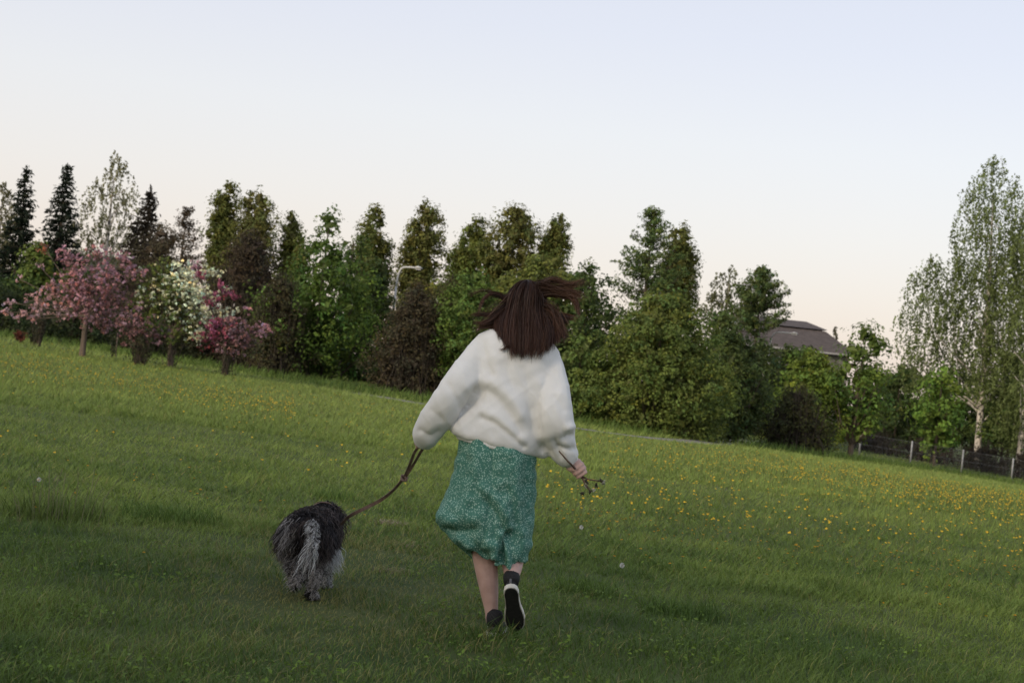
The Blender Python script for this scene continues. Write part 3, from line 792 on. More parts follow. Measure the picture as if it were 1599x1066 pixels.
fa = gpx(1262, 76)
frt = root('wire_fence', fa, 'low grey wire mesh fence with steel posts below the birches', 'fence')
posts = [gpx(px, Y) for px, Y in ((1262, 76), (1341, 78.5), (1421, 80), (1501, 82), (1579, 83.5), (1658, 85), (1740, 86.5))]
for q in posts:
    b = q - fa
    link('post', Tubes().add([b + Vector((0, 0, -.1)), b + Vector((0, 0, 1.17))], [.045, .042], 8).mesh('post'), M['steel'], frt)
tb = Tubes()
for a, b in zip(posts, posts[1:]):
    a, b = a - fa, b - fa
    for h in (.08, .6, 1.12):
        tb.add([a + Vector((0, 0, h)), b + Vector((0, 0, h))], [.0035, .0035], 3, cap=False)
    L = (b - a).length; d = (b - a) / L
    n = int(L / .16)
    for i in range(-7, n):
        for sgn in (1, -1):
            x0, x1 = (i * .16, i * .16 + 1.04) if sgn == 1 else (i * .16 + 1.04, i * .16)
            z_0, z_1 = .08, 1.12
            pts = []
            for (xx, zz) in ((x0, z_0), (x1, z_1)): pts.append((xx, zz))
            (xa, za), (xb, zb_) = pts
            lo, hi = 0.0, L
            def cl(xa, za, xb, zb_):
                out = []
                for (x_, z_, x2, z2) in ((xa, za, xb, zb_), (xb, zb_, xa, za)):
                    if x_ < lo: t = (lo - x_) / (x2 - x_); x_, z_ = lo, z_ + t * (z2 - z_)
                    if x_ > hi: t = (hi - x_) / (x2 - x_); x_, z_ = hi, z_ + t * (z2 - z_)
                    out.append((x_, z_))
                return out
            if max(xa, xb) <= lo or min(xa, xb) >= hi: continue
            (xa, za), (xb, zb_) = cl(xa, za, xb, zb_)
            tb.add([a + d * xa + Vector((0, 0, za)), a + d * xb + Vector((0, 0, zb_))], [.0012, .0012], 3, cap=False)
link('wire_mesh', tb.mesh('wire_mesh', False), M['steel'], frt)

# pale paved strip glimpsed behind the fence
q0, q1 = gpx(1375, 86.5), gpx(1640, 90)
me = bpy.data.meshes.new('paved_strip')
vv = []
for t in np.linspace(0, 1, 12):
    for w in (0, .5):
        q = q0.lerp(q1, t); vv.append((q.x, q.y + w, gz(q.x, q.y + w) + .03))
me.from_pydata(vv, [], [(2 * i, 2 * i + 2, 2 * i + 3, 2 * i + 1) for i in range(11)])
link('paved_strip', me, M['wall'], kind='structure')

def poly(name, verts, faces, mat, parent):
    me = bpy.data.meshes.new(name); me.from_pydata([tuple(v) for v in verts], [], faces); me.update()
    return link(name, me, mat, parent)

# house with the brown hipped roof
HY = 120
hA, hB = P(1128, 533, HY), P(1338, 551, HY)
hx0, hx1 = hA.x, hB.x
zg = gz((hx0 + hx1) / 2, HY)
ze = P(1230, 543, HY).z
hc = Vector(((hx0 + hx1) / 2, HY + 4.5, zg))
hrt = root('house', hc, 'house with brown hipped roof and white vent behind the bushes', 'house')
W, D, E = (hx1 - hx0) / 2, 4.5, ze - zg
zr, zs = P(1225, 498, HY + 4).z - zg, P(1250, 513, HY + 2).z - zg
link('wall', Tubes().box((0, 0, E / 2), (2 * W - .9, 2 * D - .9, E - .02)).mesh('wall', False), M['wall'], hrt)
lw, ld = W * .60, D * .48
poly('roof', [(-W, -D, E), (W, -D, E), (W, D, E), (-W, D, E), (-lw, -ld, zs), (lw, -ld, zs), (lw, ld, zs), (-lw, ld, zs)],
     [(0, 1, 5, 4), (1, 2, 6, 5), (2, 3, 7, 6), (3, 0, 4, 7), (3, 2, 1, 0), (4, 5, 6, 7)], M['roof'], hrt)
u = .12
poly('upper_roof', [(-lw - u, -ld - u, zs + .10), (lw + u, -ld - u, zs + .10), (lw + u, ld + u, zs + .10), (-lw - u, ld + u, zs + .10), (-lw * .62, 0, zr), (lw * .62, 0, zr)],
     [(0, 1, 5, 4), (1, 2, 5), (2, 3, 4, 5), (3, 0, 4), (3, 2, 1, 0)], M['roof'], hrt)
for sy in (-1,):
    link('gutter', Tubes().box((0, sy * (D + .06), E - .07), (2 * W + .2, .11, .13)).mesh('gutter', False), M['gutter'], hrt)
for sx in (-1, 1):
    link('gutter', Tubes().box((sx * (W + .06), 0, E - .07), (.11, 2 * D, .13)).mesh('gutter', False), M['gutter'], hrt)
for i in range(4):
    wx = -W + 1.6 + i * (2 * W - 3.2) / 3
    wd = link('window', Tubes().box((wx, -D + .42, E * .55), (1.2, .08, 1.2)).mesh('window', False), M['white_trim'], hrt)
    link('pane', Tubes().box((wx, -D + .375, E * .55), (1.0, .03, 1.0)).mesh('pane', False), M['glass'], wd)
vt = P(1148, 488, HY + 1) - hc
vz = vt.z
link('roof_vent', Tubes().add([(vt.x, -D + 2.0, E + .2), (vt.x, -D + 2.0, vz - .3)], [.30, .30], 12).add([(vt.x, -D + 2.0, vz - .32), (vt.x, -D + 2.0, vz + .28)], [.42, .36], 12).mesh('roof_vent', False), M['white_trim'], hrt)

# flat-roofed building glimpsed above the pink blossom
fb = P(127, 392, 104)
bz = gz(fb.x, 104)
brt = root('flat_roofed_building', (fb.x, 106, bz), 'dark flat-roofed building with white fascia above the pink blossom tree', 'building')
bh = fb.z - bz
link('wall', Tubes().box((0, 2, bh / 2 - .1), (4.6, 5.6, bh - .3)).mesh('wall', False), M['dark_wall'], brt)
link('roof', Tubes().box((0, 2, bh - .10), (5.2, 6.2, .2)).mesh('roof', False), M['dark_wall'], brt)
link('fascia', Tubes().box((0, -1.14, bh - .03), (5.3, .06, .16)).mesh('fascia', False), M['white_trim'], brt)
for i in (-1, 0, 1):
    wd = link('window', Tubes().box((i * 1.4, -.82, bh * .6), (1.0, .06, 1.0)).mesh('window', False), M['white_trim'], brt)
    link('pane', Tubes().box((i * 1.4, -.86, bh * .6), (.84, .03, .84)).mesh('pane', False), M['glass'], wd)

def street_lamp(label, pole_px, knee_py, tip_px, tip_py, Y, sag=.12):
    k = P(pole_px, knee_py, Y)
    t = P(tip_px, tip_py, Y)
    z0 = gz(k.x, Y)
    rt = root('street_lamp', (k.x, Y, z0), label, 'street lamp', 'street lamps behind the trees')
    kz = k.z - z0
    link('pole', Tubes().add([(0, 0, -.1), (0, 0, kz * .5), (0, 0, kz)], [.075, .06, .045], 10).mesh('pole'), M['white_metal'], rt)
    dx, dz = t.x - k.x, t.z - k.z
    arc = spline([(0, 0, kz - .01), (dx * .04, 0, kz + dz * .55), (dx * .18, 0, kz + dz * .92), (dx * .5, 0, kz + dz), (dx * .86, 0, kz + dz)], 12)
    link('arm', Tubes().add([tuple(a) for a in arc], [.042] * 12, 8).mesh('arm'), M['white_metal'], rt)
    sg = 1 if dx > 0 else -1
    hd = link('lamp_head', Tubes().add([(dx * .8, 0, kz + dz + .01), (dx * .9, 0, kz + dz + .04), (dx, 0, kz + dz + .03), (dx + sg * .12, 0, kz + dz)], [.05, .10, .10, .05], 8, flat=(1, .6)).mesh('lamp_head'), M['white_metal'], rt)
    link('diffuser', Tubes().box((dx * .94, 0, kz + dz - .055), (abs(dx) * .16 + .08, .13, .04)).mesh('diffuser', False), M['lamp_glass'], rt)
street_lamp('pale curved street lamp rising out of the dark red shrub', 618.5, 447, 655, 419, 73)
street_lamp('pale street lamp arm slanting up from behind the broad green tree', 607, 477, 589, 464, 78)
street_lamp('pale curved street lamp in front of the brown roof', 1202, 540, 1243, 521, 101)
# ------------------------------------------------------------ running person
def voxelize(me, size, smooth=6, factor=.5):
    """fuse overlapping closed shapes into one continuous skin"""
    o = bpy.data.objects.new('tmp', me); COL.objects.link(o)
    r = o.modifiers.new('r', 'REMESH'); r.mode = 'VOXEL'; r.voxel_size = size; r.use_smooth_shade = True
    s = o.modifiers.new('s', 'SMOOTH'); s.iterations = smooth; s.factor = factor
    bpy.context.view_layer.update()
    dg = bpy.context.evaluated_depsgraph_get()
    out = bpy.data.meshes.new_from_object(o.evaluated_get(dg))
    bpy.data.objects.remove(o)
    out.polygons.foreach_set('use_smooth', [True] * len(out.polygons))
    return out

def get_co(me):
    a = np.empty(len(me.vertices) * 3, dtype=np.float32); me.vertices.foreach_get('co', a); return a.reshape(-1, 3).astype(float)
def get_no(me):
    a = np.empty(len(me.vertices) * 3, dtype=np.float32); me.vertices.foreach_get('normal', a); return a.reshape(-1, 3).astype(float)
def set_co(me, co):
    me.vertices.foreach_set('co', co.astype(np.float32).ravel()); me.update()

def line_dist(p, pts):
    d = np.full(len(p), 1e9)
    for a, b in zip(pts, pts[1:]):
        a, b = np.array(a, float), np.array(b, float)
        t = np.clip(((p - a) @ (b - a)) / ((b - a) @ (b - a)), 0, 1)
        d = np.minimum(d, np.linalg.norm(p - (a + t[:, None] * (b - a)), axis=1))
    return d

def fold(co, no, folds):
    """press creases and raise ridges along lines over the back of a garment"""
    px = to_px(co)
    w_back = np.clip(-no[:, 1] * 1.6 + .15, 0, 1)
    d = np.zeros(len(co))
    for pts, wd, amp in folds:
        sp = spline([(a, b) for a, b in pts], 14)
        d += amp * np.exp(-(line_dist(px, sp) / wd) ** (2 if amp > 0 else 1.35))
    return co + no * (d * w_back)[:, None]

M['skin'] = mat_noise('skin', (0.41, 0.265, 0.225), (0.50, 0.335, 0.29), 22, 0.55, spec=.35)
M['skin'].node_tree.nodes['Principled BSDF'].inputs['Subsurface Weight'].default_value = 0.12
M['skin'].node_tree.nodes['Principled BSDF'].inputs['Subsurface Radius'].default_value = (0.012, 0.005, 0.003)
M['hair'] = mat_leaf('hair', 0.0, 0.5, 0.22)
M['fur'] = mat_leaf('fur', 0.12, 0.6, 0.25)
# knitted sweater
M['knit'], n, l, b = mat_new('white_knit')
tc = n.new('ShaderNodeTexCoord'); t = n.new('ShaderNodeTexNoise'); t.inputs['Scale'].default_value = 150; t.inputs['Detail'].default_value = 3
t2 = n.new('ShaderNodeTexNoise'); t2.inputs['Scale'].default_value = 14
rp = n.new('ShaderNodeValToRGB'); rp.color_ramp.elements[0].color = (0.66, 0.66, 0.635, 1); rp.color_ramp.elements[1].color = (0.77, 0.765, 0.74, 1)
bp = n.new('ShaderNodeBump'); bp.inputs['Strength'].default_value = .22; bp.inputs['Distance'].default_value = .004
l.new(tc.outputs['Object'], t.inputs['Vector']); l.new(tc.outputs['Object'], t2.inputs['Vector']); l.new(t2.outputs['Fac'], rp.inputs['Fac'])
l.new(rp.outputs['Color'], b.inputs['Base Color']); l.new(t.outputs['Fac'], bp.inputs['Height']); l.new(bp.outputs[0], b.inputs['Normal'])
b.inputs['Roughness'].default_value = .95; b.inputs['Specular IOR Level'].default_value = .1
b.inputs['Sheen Weight'].default_value = .25
# green skirt cloth with small pale flowers
M['floral'], n, l, b = mat_new('green_floral_cloth')
tc = n.new('ShaderNodeTexCoord')
nz = n.new('ShaderNodeTexNoise'); nz.inputs['Scale'].default_value = 60; nz.inputs['Detail'].default_value = 2
mv = n.new('ShaderNodeVectorMath'); mv.operation = 'MULTIPLY_ADD'; mv.inputs[1].default_value = (.012, .012, .012)
l.new(tc.outputs['Object'], nz.inputs['Vector']); l.new(nz.outputs['Color'], mv.inputs[0]); l.new(tc.outputs['Object'], mv.inputs[2])
vo = n.new('ShaderNodeTexVoronoi'); vo.inputs['Scale'].default_value = 140; l.new(mv.outputs[0], vo.inputs['Vector'])
r1 = n.new('ShaderNodeValToRGB'); r1.color_ramp.elements[0].position = .26; r1.color_ramp.elements[0].color = (1, 1, 1, 1); r1.color_ramp.elements[1].position = .46; r1.color_ramp.elements[1].color = (0, 0, 0, 1)
l.new(vo.outputs['Distance'], r1.inputs['Fac'])
sx = n.new('ShaderNodeSeparateColor'); l.new(vo.outputs['Color'], sx.inputs['Color'])
gt = n.new('ShaderNodeMath'); gt.operation = 'GREATER_THAN'; gt.inputs[1].default_value = .22; l.new(sx.outputs[0], gt.inputs[0])
ml = n.new('ShaderNodeMath'); ml.operation = 'MULTIPLY'; l.new(r1.outputs['Color'], ml.inputs[0]); l.new(gt.outputs[0], ml.inputs[1])
mx = n.new('ShaderNodeMix'); mx.data_type = 'RGBA'; mx.inputs[6].default_value = (0.066, 0.185, 0.143, 1); mx.inputs[7].default_value = (0.36, 0.52, 0.44, 1)
l.new(ml.outputs[0], mx.inputs[0]); l.new(mx.outputs[2], b.inputs['Base Color'])
b.inputs['Roughness'].default_value = .8; b.inputs['Specular IOR Level'].default_value = .2
M['canvas'] = mat_noise('black_canvas', (0.012, 0.012, 0.013), (0.022, 0.022, 0.024), 120, 0.85)
M['rubber_white'] = mat_noise('white_rubber', (0.50, 0.48, 0.42), (0.66, 0.64, 0.58), 30, 0.6)
M['rubber_black'] = mat_noise('black_rubber', (0.010, 0.010, 0.010), (0.018, 0.018, 0.018), 60, 0.75, 0.3)

foot_c = gpx(785, 7.34)
prt = root('person', foot_c, 'person in white sweater and green skirt running away, hair flying', 'person')
inv = Matrix.Translation(-foot_c)
def pch(name, me, mat, parent=None, **k):
    """child mesh given in world coordinates"""
    me.transform(inv)
    return link(name, me, mat, parent or prt, **k)

# --- body
tb = Tubes()
def chain(pts, sides=14):
    c = [P(a, b_, Y) for a, b_, Y, r in pts]; r = [q[3] for q in pts]
    sp = spline([(*v, rr) for v, rr in zip(c, r)], 5 * len(pts))
    tb.add([tuple(q[:3]) for q in sp], [q[3] for q in sp], sides)
    tb.ball(c[0], r[0]); tb.ball(c[-1], r[-1])
chain([(752, 712, 7.33, .085), (751, 770, 7.36, .080), (753, 828, 7.38, .056), (757, 868, 7.345, .057), (763, 915, 7.325, .045), (767, 950, 7.32, .032), (768, 970, 7.32, .028)])
chain([(806, 712, 7.34, .085), (805, 770, 7.43, .080), (803, 830, 7.51, .056), (801, 862, 7.40, .056), (800, 888, 7.28, .044), (799, 903, 7.21, .028), (799, 911, 7.20, .020)])
tb.ball(P(779, 700, 7.34), (.155, .11, .12), 16, 10)
chain([(780, 690, 7.33, .12), (788, 630, 7.34, .105), (797, 580, 7.38, .115), (803, 545, 7.40, .10)])
chain([(806, 535, 7.41, .055), (810, 515, 7.43, .052), (815, 497, 7.45, .055)])
for sh, el_, wr in (((748, 541, 7.39), (703, 612, 7.27), (668, 672, 7.40)), ((860, 553, 7.40), (876, 640, 7.27), (893, 716, 7.355))):
    chain([(802, 552, 7.40, .06), (sh[0] + (6 if sh[0] < 800 else -6), sh[1] + 10, sh[2], .038)])
    chain([(sh[0] + (4 if sh[0] < 800 else -4), sh[1] + 10, sh[2], .040), (*el_, .036), (*wr, .026)])
HC = P(821, 479, 7.47)
tb.ball(HC + Vector((0, -.008, .012)), (.073, .090, .098), 20, 14)
tb.ball(HC + Vector((0, .028, -.060)), (.052, .055, .052), 14, 10)
tb.ball(HC + Vector((0, .062, -.095)), (.024, .022, .018))
tb.add([HC + Vector((0, .078, .015)), HC + Vector((0, .098, -.018)), HC + Vector((0, .092, -.034))], [.008, .013, .012], 8)
for s_ in (-1, 1):
    tb.ball(HC + Vector((s_ * .077, .005, -.012)), (.010, .020, .032))
    tb.ball(HC + Vector((s_ * .036, .066, -.028)), (.022, .018, .018))
tb.ball(HC + Vector((0, .076, -.058)), (.024, .012, .009))

def fist(c, along, perp, back, wrist):
    """closed hand round a stick through c: four unequal curled fingers and a thumb"""
    along, perp, back = along.normalized(), perp.normalized(), back.normalized()
    tb.add([wrist, wrist.lerp(c + back * .016, .6), c + back * .022 + perp * .012 + along * .012, c + back * .022 - along * .004 + perp * .008], [.026, .027, .030, .022], 12)
    tb.ball(c + back * .020 + along * .010 + perp * .010, .031)
    for i, (ln, r) in enumerate(((.95, .0080), (1.05, .0084), (1.0, .0082), (.82, .0072))):
        o = c + along * (-.027 + .0205 * i)
        pts = [o + perp * .036 * ln + back * .018, o + perp * .034 * ln - back * .008, o + perp * .016 - back * .021 * ln, o - perp * .010 - back * .020 * ln, o - perp * .022 * ln - back * .004, o - perp * .014 + back * .010]
        sp = spline([tuple(p) for p in pts], 14)
        tb.add([tuple(q) for q in sp], list(np.linspace(r * 1.08, r * .82, 14)), 9)
        tb.ball(pts[0], r * 1.15)
    th = [c + back * .024 - along * .022 + perp * .004, c - perp * .020 - along * .034 + back * .012, c - perp * .026 - along * .022 - back * .010, c - perp * .010 - along * .014 - back * .024]
    sp = spline([tuple(p) for p in th], 12)
    tb.add([tuple(q) for q in sp], list(np.linspace(.0125, .0090, 12)), 9)
IR, IU = (P(900, 700, 7.3) - P(800, 700, 7.3)).normalized(), (P(800, 600, 7.3) - P(800, 700, 7.3)).normalized()
HR = P(900, 733, 7.345)
al = IR * .57 - IU * .82
pe = IR * .82 + IU * .57
fist(HR, al, pe, Vector((0, 1, 0)), P(893, 716, 7.355))
HL = P(662, 687, 7.49)
fist(HL, Vector((0, .3, -1)), IR * -1, Vector((0, -1, 0)), P(668, 672, 7.40))
body = voxelize(tb.mesh('body'), .0053, 2, .45)
pch('body', body, M['skin'])
for s_ in (-1, 1):
    e = Tubes().ball(HC + Vector((s_ * .031, .0795, .004)), .0115, 12, 8).mesh('eye')
    pch('eye', e, M['rubber_white'])

# --- sweater
tb = Tubes()
def loft(rings, n_along, n_round, Yc, depth_pow=1.0):
    """closed loft through (left px, py), (right px, py), half depth, centre depth"""
    rows = []
    for (lx, ly), (rx_, ry), dp, Y in rings:
        a, b_ = P(lx, ly, Y), P(rx_, ry, Y)
        rows.append((*((a + b_) / 2), *((b_ - a) / 2), dp))
    sp = spline(rows, n_along)
    return sp
def add_loft(tb, sp, n_round, sq=1.0):
    first = tb.n
    for r in sp:
        c, h, dp = Vector(r[:3]), Vector(r[3:6]), r[6]
        for k in range(n_round):
            a = 2 * math.pi * k / n_round
            ca, sa = math.cos(a), math.sin(a)
            ca = math.copysign(abs(ca) ** sq, ca); sa = math.copysign(abs(sa) ** sq, sa)
            tb.v.append(c + h * ca + Vector((0, 1, 0)) * (dp * sa)); tb.n += 1
    for i in range(len(sp) - 1):
        for k in range(n_round):
            a, b_ = first + i * n_round, first + (i + 1) * n_round
            tb.f.append((a + k, a + (k + 1) % n_round, b_ + (k + 1) % n_round, b_ + k))
    tb.f.append(tuple(first + k for k in reversed(range(n_round))))
    tb.f.append(tuple(first + (len(sp) - 1) * n_round + k for k in range(n_round)))
sp = loft([((783, 508), (834, 516), .060, 7.415), ((748, 521), (862, 533), .092, 7.40), ((738, 545), (871, 556), .122, 7.385), ((736, 600), (868, 610), .145, 7.37),
           ((726, 638), (866, 652), .155, 7.36), ((709, 660), (858, 690), .158, 7.355), ((704, 672), (842, 708), .150, 7.35), ((712, 680), (836, 713), .130, 7.35)], 36, 40, 0)
add_loft(tb, sp, 40, .9)
def sleeve(pts):
    c = [(*P(a, b_, Y), r) for a, b_, Y, r in pts]
    q = spline(c, 30)
    tb.add([tuple(v[:3]) for v in q], [v[3] for v in q], 20)
    tb.ball(q[0][:3], q[0][3])
sleeve([(757, 546, 7.39, .070), (735, 574, 7.35, .074), (716, 600, 7.30, .078), (697, 630, 7.29, .077), (679, 656, 7.33, .073), (668, 673, 7.37, .068), (664, 682, 7.42, .058), (661, 688, 7.46, .046)])
sleeve([(853, 556, 7.40, .062), (862, 590, 7.35, .072), (866, 625, 7.29, .078), (867, 655, 7.27, .085), (871, 682, 7.30, .080), (880, 704, 7.33, .066), (890, 718, 7.35, .052)])
tb.add([P(742, 560, 7.39), P(732, 610, 7.36), P(716, 650, 7.36)], [.05, .07, .05], 14)     # loose cloth under the arms
tb.add([P(850, 590, 7.39), P(850, 650, 7.37), P(846, 695, 7.35)], [.06, .085, .04], 14)
tb.ball(P(893, 722, 7.353), (.040, .036, .034)); tb.ball(P(847, 705, 7.33), (.035, .05, .035))
sw = voxelize(tb.mesh('sweater'), .0085, 8, .5)
co, no = get_co(sw), get_no(sw)
co = fold(co, no, [
    ([(735, 604), (752, 596), (775, 604), (796, 622), (812, 646)], 12, 0.019),       # long ridge across the back
    ([(742, 608), (764, 611), (784, 628), (799, 650), (812, 674)], 10, -0.020),                  # crease below it
    ([(716, 664), (736, 648), (758, 646), (786, 662), (812, 684)], 12, 0.015),
    ([(722, 640), (735, 630), (748, 616)], 8, -0.016),                                          # armpit crease
    ([(752, 652), (772, 660), (792, 675), (818, 698)], 5, -0.017),
    ([(820, 575), (824, 605), (828, 640), (834, 668)], 11, -0.009),
    ([(831, 640), (836, 668), (842, 694), (855, 708)], 10, -0.016),                              # edge of the right sleeve
    ([(843, 600), (850, 640), (848, 680)], 10, 0.013),
    ([(752, 530), (758, 555), (768, 585)], 6, -0.010),
    ([(795, 560), (792, 580), (800, 600)], 10, -0.009),
    ([(770, 560), (782, 590)], 10, 0.008),
    ([(882, 685), (893, 680), (900, 679)], 5, -0.023), ([(872, 700), (884, 702), (898, 700)], 5, -0.016), ([(886, 668), (898, 664)], 6, 0.013),
    ([(866, 690), (876, 712)], 6, -0.016),
    ([(700, 600), (712, 622)], 6, -0.008), ([(672, 640), (690, 655)], 6, -0.008), ([(655, 672), (672, 682), (684, 676)], 6, -0.013),
    ([(868, 620), (882, 640)], 8, -0.008), ([(862, 580), (872, 600)], 8, -0.007)])
px = to_px(co)
wv = vnoise(px[:, 0], px[:, 1], 26, 51) + .5 * vnoise(px[:, 0], px[:, 1], 11, 52)
co += no * ((wv - .75) * .004)[:, None]
# fine creases of the knit: thin raised lines running down the sleeves and across the back
wx, wy = px[:, 0] + 7 * vnoise(px[:, 0], px[:, 1], 30, 53), px[:, 1] + 9 * vnoise(px[:, 0], px[:, 1], 34, 54)
for ang, L1, L2, seed, amp in ((.95, 52, 13, 55, .0030), (-.65, 60, 14, 56, .0022), (1.45, 70, 10, 57, .0018)):
    ua, ub = wx * math.cos(ang) + wy * math.sin(ang), -wx * math.sin(ang) + wy * math.cos(ang)
    rdg = 1 - np.abs(2 * vnoise(ua, ub * (L1 / L2), L1, seed) - 1)
    co += no * ((rdg ** 3 - .25) * amp)[:, None]
set_co(sw, co)
swo = pch('sweater', sw, M['knit'])
# ribbed hem band
sp = loft([((712, 674), (836, 706), .138, 7.35), ((713, 679), (836, 711), .141, 7.35), ((715, 684), (835, 715), .138, 7.35)], 7, 0, 0)
hb = Tubes()
NRB = 336
for r in sp:
    c, h, dp = Vector(r[:3]), Vector(r[3:6]), r[6]
    for k in range(NRB):
        a = 2 * math.pi * k / NRB
        hb.v.append(c + (h * math.cos(a) + Vector((0, 1, 0)) * (dp * math.sin(a))) * (1 + .008 * math.cos(84 * a) + .003 * math.cos(9 * a + 1))); hb.n += 1
for i in range(len(sp) - 1):
    for k in range(NRB):
        hb.f.append((i * NRB + k, (i + 1) * NRB + k, (i + 1) * NRB + (k + 1) % NRB, i * NRB + (k + 1) % NRB))
ho = pch('hem_band', hb.mesh('hem_band'), M['knit'], swo)
md = ho.modifiers.new('thickness', 'SOLIDIFY'); md.thickness = .006; md.offset = 0

# --- skirt
rings = [((724, 660), (822, 684), .118, 7.345), ((715, 695), (834, 706), .146, 7.345), ((709, 730), (837, 742), .165, 7.355), ((702, 758), (837, 772), .176, 7.365), ((690, 782), (836, 800), .186, 7.37),
         ((682, 804), (835, 822), .190, 7.375), ((688, 824), (833, 840), .186, 7.375), ((703, 841), (830, 856), .178, 7.375), ((722, 855), (826, 868), .166, 7.375), ((734, 862), (823, 877), .158, 7.375)]
NA, NR = 90, 180
sp = loft(rings, NA, NR, 0)
tb = Tubes()
def pleat(a, k, ph):
    """rounded outward folds with narrow valleys between"""
    return math.cos(k * a + ph) - .35 * math.cos(2 * (k * a + ph))
for i, r in enumerate(sp):
    c, h, dp = Vector(r[:3]), Vector(r[3:6]), r[6]
    tt = i / (NA - 1)
    A = .004 + .085 * max(0, tt - .08) ** 1.6
    drift = .9 * tt + .5 * math.sin(3 * tt)
    for k in range(NR):
        a = 2 * math.pi * k / NR
        m = 1 + A * (pleat(a, 6, 1.3 + drift) + .55 * pleat(a, 11, .4 - 1.4 * drift) + .3 * pleat(a, 19, 2.2 + 2 * drift)) * (.30 + .70 * abs(math.sin(a)))
        q = c + (h * math.cos(a) + Vector((0, 1, 0)) * (dp * math.sin(a))) * m
        w = max(0, (tt - .70) / .30) ** 1.5
        q = q + IU * (w * (.020 * math.sin(3 * a + 2.2) + .012 * math.sin(7 * a + .4) + .007 * math.sin(13 * a)))
        tb.v.append(q); tb.n += 1
for i in range(NA - 1):
    for k in range(NR):
        a, b_ = i * NR, (i + 1) * NR
        tb.f.append((a + k, b_ + k, b_ + (k + 1) % NR, a + (k + 1) % NR))
sk = tb.mesh('skirt')
co, no = get_co(sk), get_no(sk)
if (no[:, 1] * (co[:, 1] - 7.36)).mean() < 0: no = -no
co = fold(co, no, [
    ([(690, 826), (712, 831), (738, 826)], 7, -.020), ([(694, 806), (716, 812), (742, 808)], 10, .014),
    ([(712, 842), (738, 852), (760, 850)], 9, .012),
    ([(782, 880), (783, 862), (788, 846), (796, 834)], 5, -.040),
    ([(772, 868), (774, 850), (780, 836)], 6, .018), ([(808, 872), (813, 852), (818, 838)], 8, .018),
    ([(728, 690), (722, 735), (708, 778)], 7, -.013), ([(745, 685), (742, 740), (726, 795)], 9, .012), ([(768, 690), (768, 750), (760, 815), (752, 850)], 7, -.016),
    ([(800, 705), (806, 760), (815, 830)], 9, .012), ([(822, 720), (824, 780), (820, 838)], 6, -.014),
    ([(752, 760), (778, 785), (796, 822)], 7, .014), ([(758, 782), (774, 798), (786, 825)], 5, -.016), ([(792, 760), (802, 800), (803, 850)], 5, -.010)])
px = to_px(co)
co += no * ((vnoise(px[:, 0], px[:, 1], 12, 61) - .5) * .012 + (vnoise(px[:, 0] + .5 * px[:, 1], px[:, 1] * .25, 5, 62) - .5) * .007)[:, None]
set_co(sk, co)
so = pch('skirt', sk, M['floral'])
md = so.modifiers.new('thickness', 'SOLIDIFY'); md.thickness = .002; md.offset = 0

# --- shoes
def shoe(heel, toe, up, high=False):
    """upper, white sidewall and black outsole built along the foot"""
    L = (toe - heel).length
    f = (toe - heel).normalized(); up = (up - f * up.dot(f)).normalized(); rt_ = f.cross(up)
    def pt(t, x, z): return heel + f * (t * L) + rt_ * x + up * z
    ts = np.array([0, .02, .06, .14, .28, .45, .62, .75, .86, .94, .985, 1.0])
    hw = np.array([.004, .018, .027, .033, .031, .033, .042, .045, .041, .030, .016, .004])
    def slab(z0, z1, k):
        b_ = Tubes(); n = len(ts)
        o = [(t, w * k) for t, w in zip(ts, hw)] + [(t, -w * k) for t, w in zip(ts[::-1], hw[::-1])]
        m = len(o)
        for z in (z0, z1):
            for t, w in o: b_.v.append(pt(.5 + (t - .5) * (1 - (1 - k) * .3), w, z))
        b_.n = 2 * m
        for i in range(m): b_.f.append((i, (i + 1) % m, m + (i + 1) % m, m + i))
        b_.f.append(tuple(reversed(range(m)))); b_.f.append(tuple(range(m, 2 * m)))
        return b_.mesh('s', False)
    u = Tubes()
    hts = np.interp(ts, [0, .06, .28, .45, .62, .8, 1], [.07, .085, .082, .075, .055, .042, .020])
    N = 14
    for t, w, h_ in zip(ts, hw * .94, hts):
        for k in range(N + 1):
            a = math.pi * k / N
            u.v.append(pt(.02 + t * .96, w * math.cos(a) * (1 - .25 * math.sin(a) * (t < .5)), .018 + h_ * math.sin(a) ** .8)); u.n += 1
    for i in range(len(ts) - 1):
        for k in range(N):
            a, b_ = i * (N + 1), (i + 1) * (N + 1)
            u.f.append((a + k, a + k + 1, b_ + k + 1, b_ + k))
    u.add([pt(.10, 0, .05), pt(.11, 0, .08), pt(.13, 0, .100), pt(.16, 0, .112)], [.032, .037, .038, .034], 18)
    upper = pch('shoe', u.mesh('shoe'), M['canvas'])
    me = slab(0, .024, 1.03)
    pch('sidewall', me, M['rubber_white'], upper)
    pch('outsole', slab(-.005, .0005, .92), M['rubber_black'], upper)
    st = Tubes().add([pt(-.002, 0, .03), pt(-.004, 0, .09)], [.004, .004], 6, flat=(1.4, .6)).mesh('heel_strip')
    pch('heel_strip', st, mat_noise('grey_tape', (.10, .10, .11), (.14, .14, .15), 40), upper)
gL = P(769, 984, 7.28)
shoe(Vector((gL.x, 7.275, gz(gL.x, 7.3) - .008)), Vector((gL.x + .03, 7.52, gz(gL.x, 7.5) - .008)), Vector((0, 0, 1)))
shoe(P(797, 917, 7.130), P(806, 984, 7.300), Vector((0.03, 1, .25)))

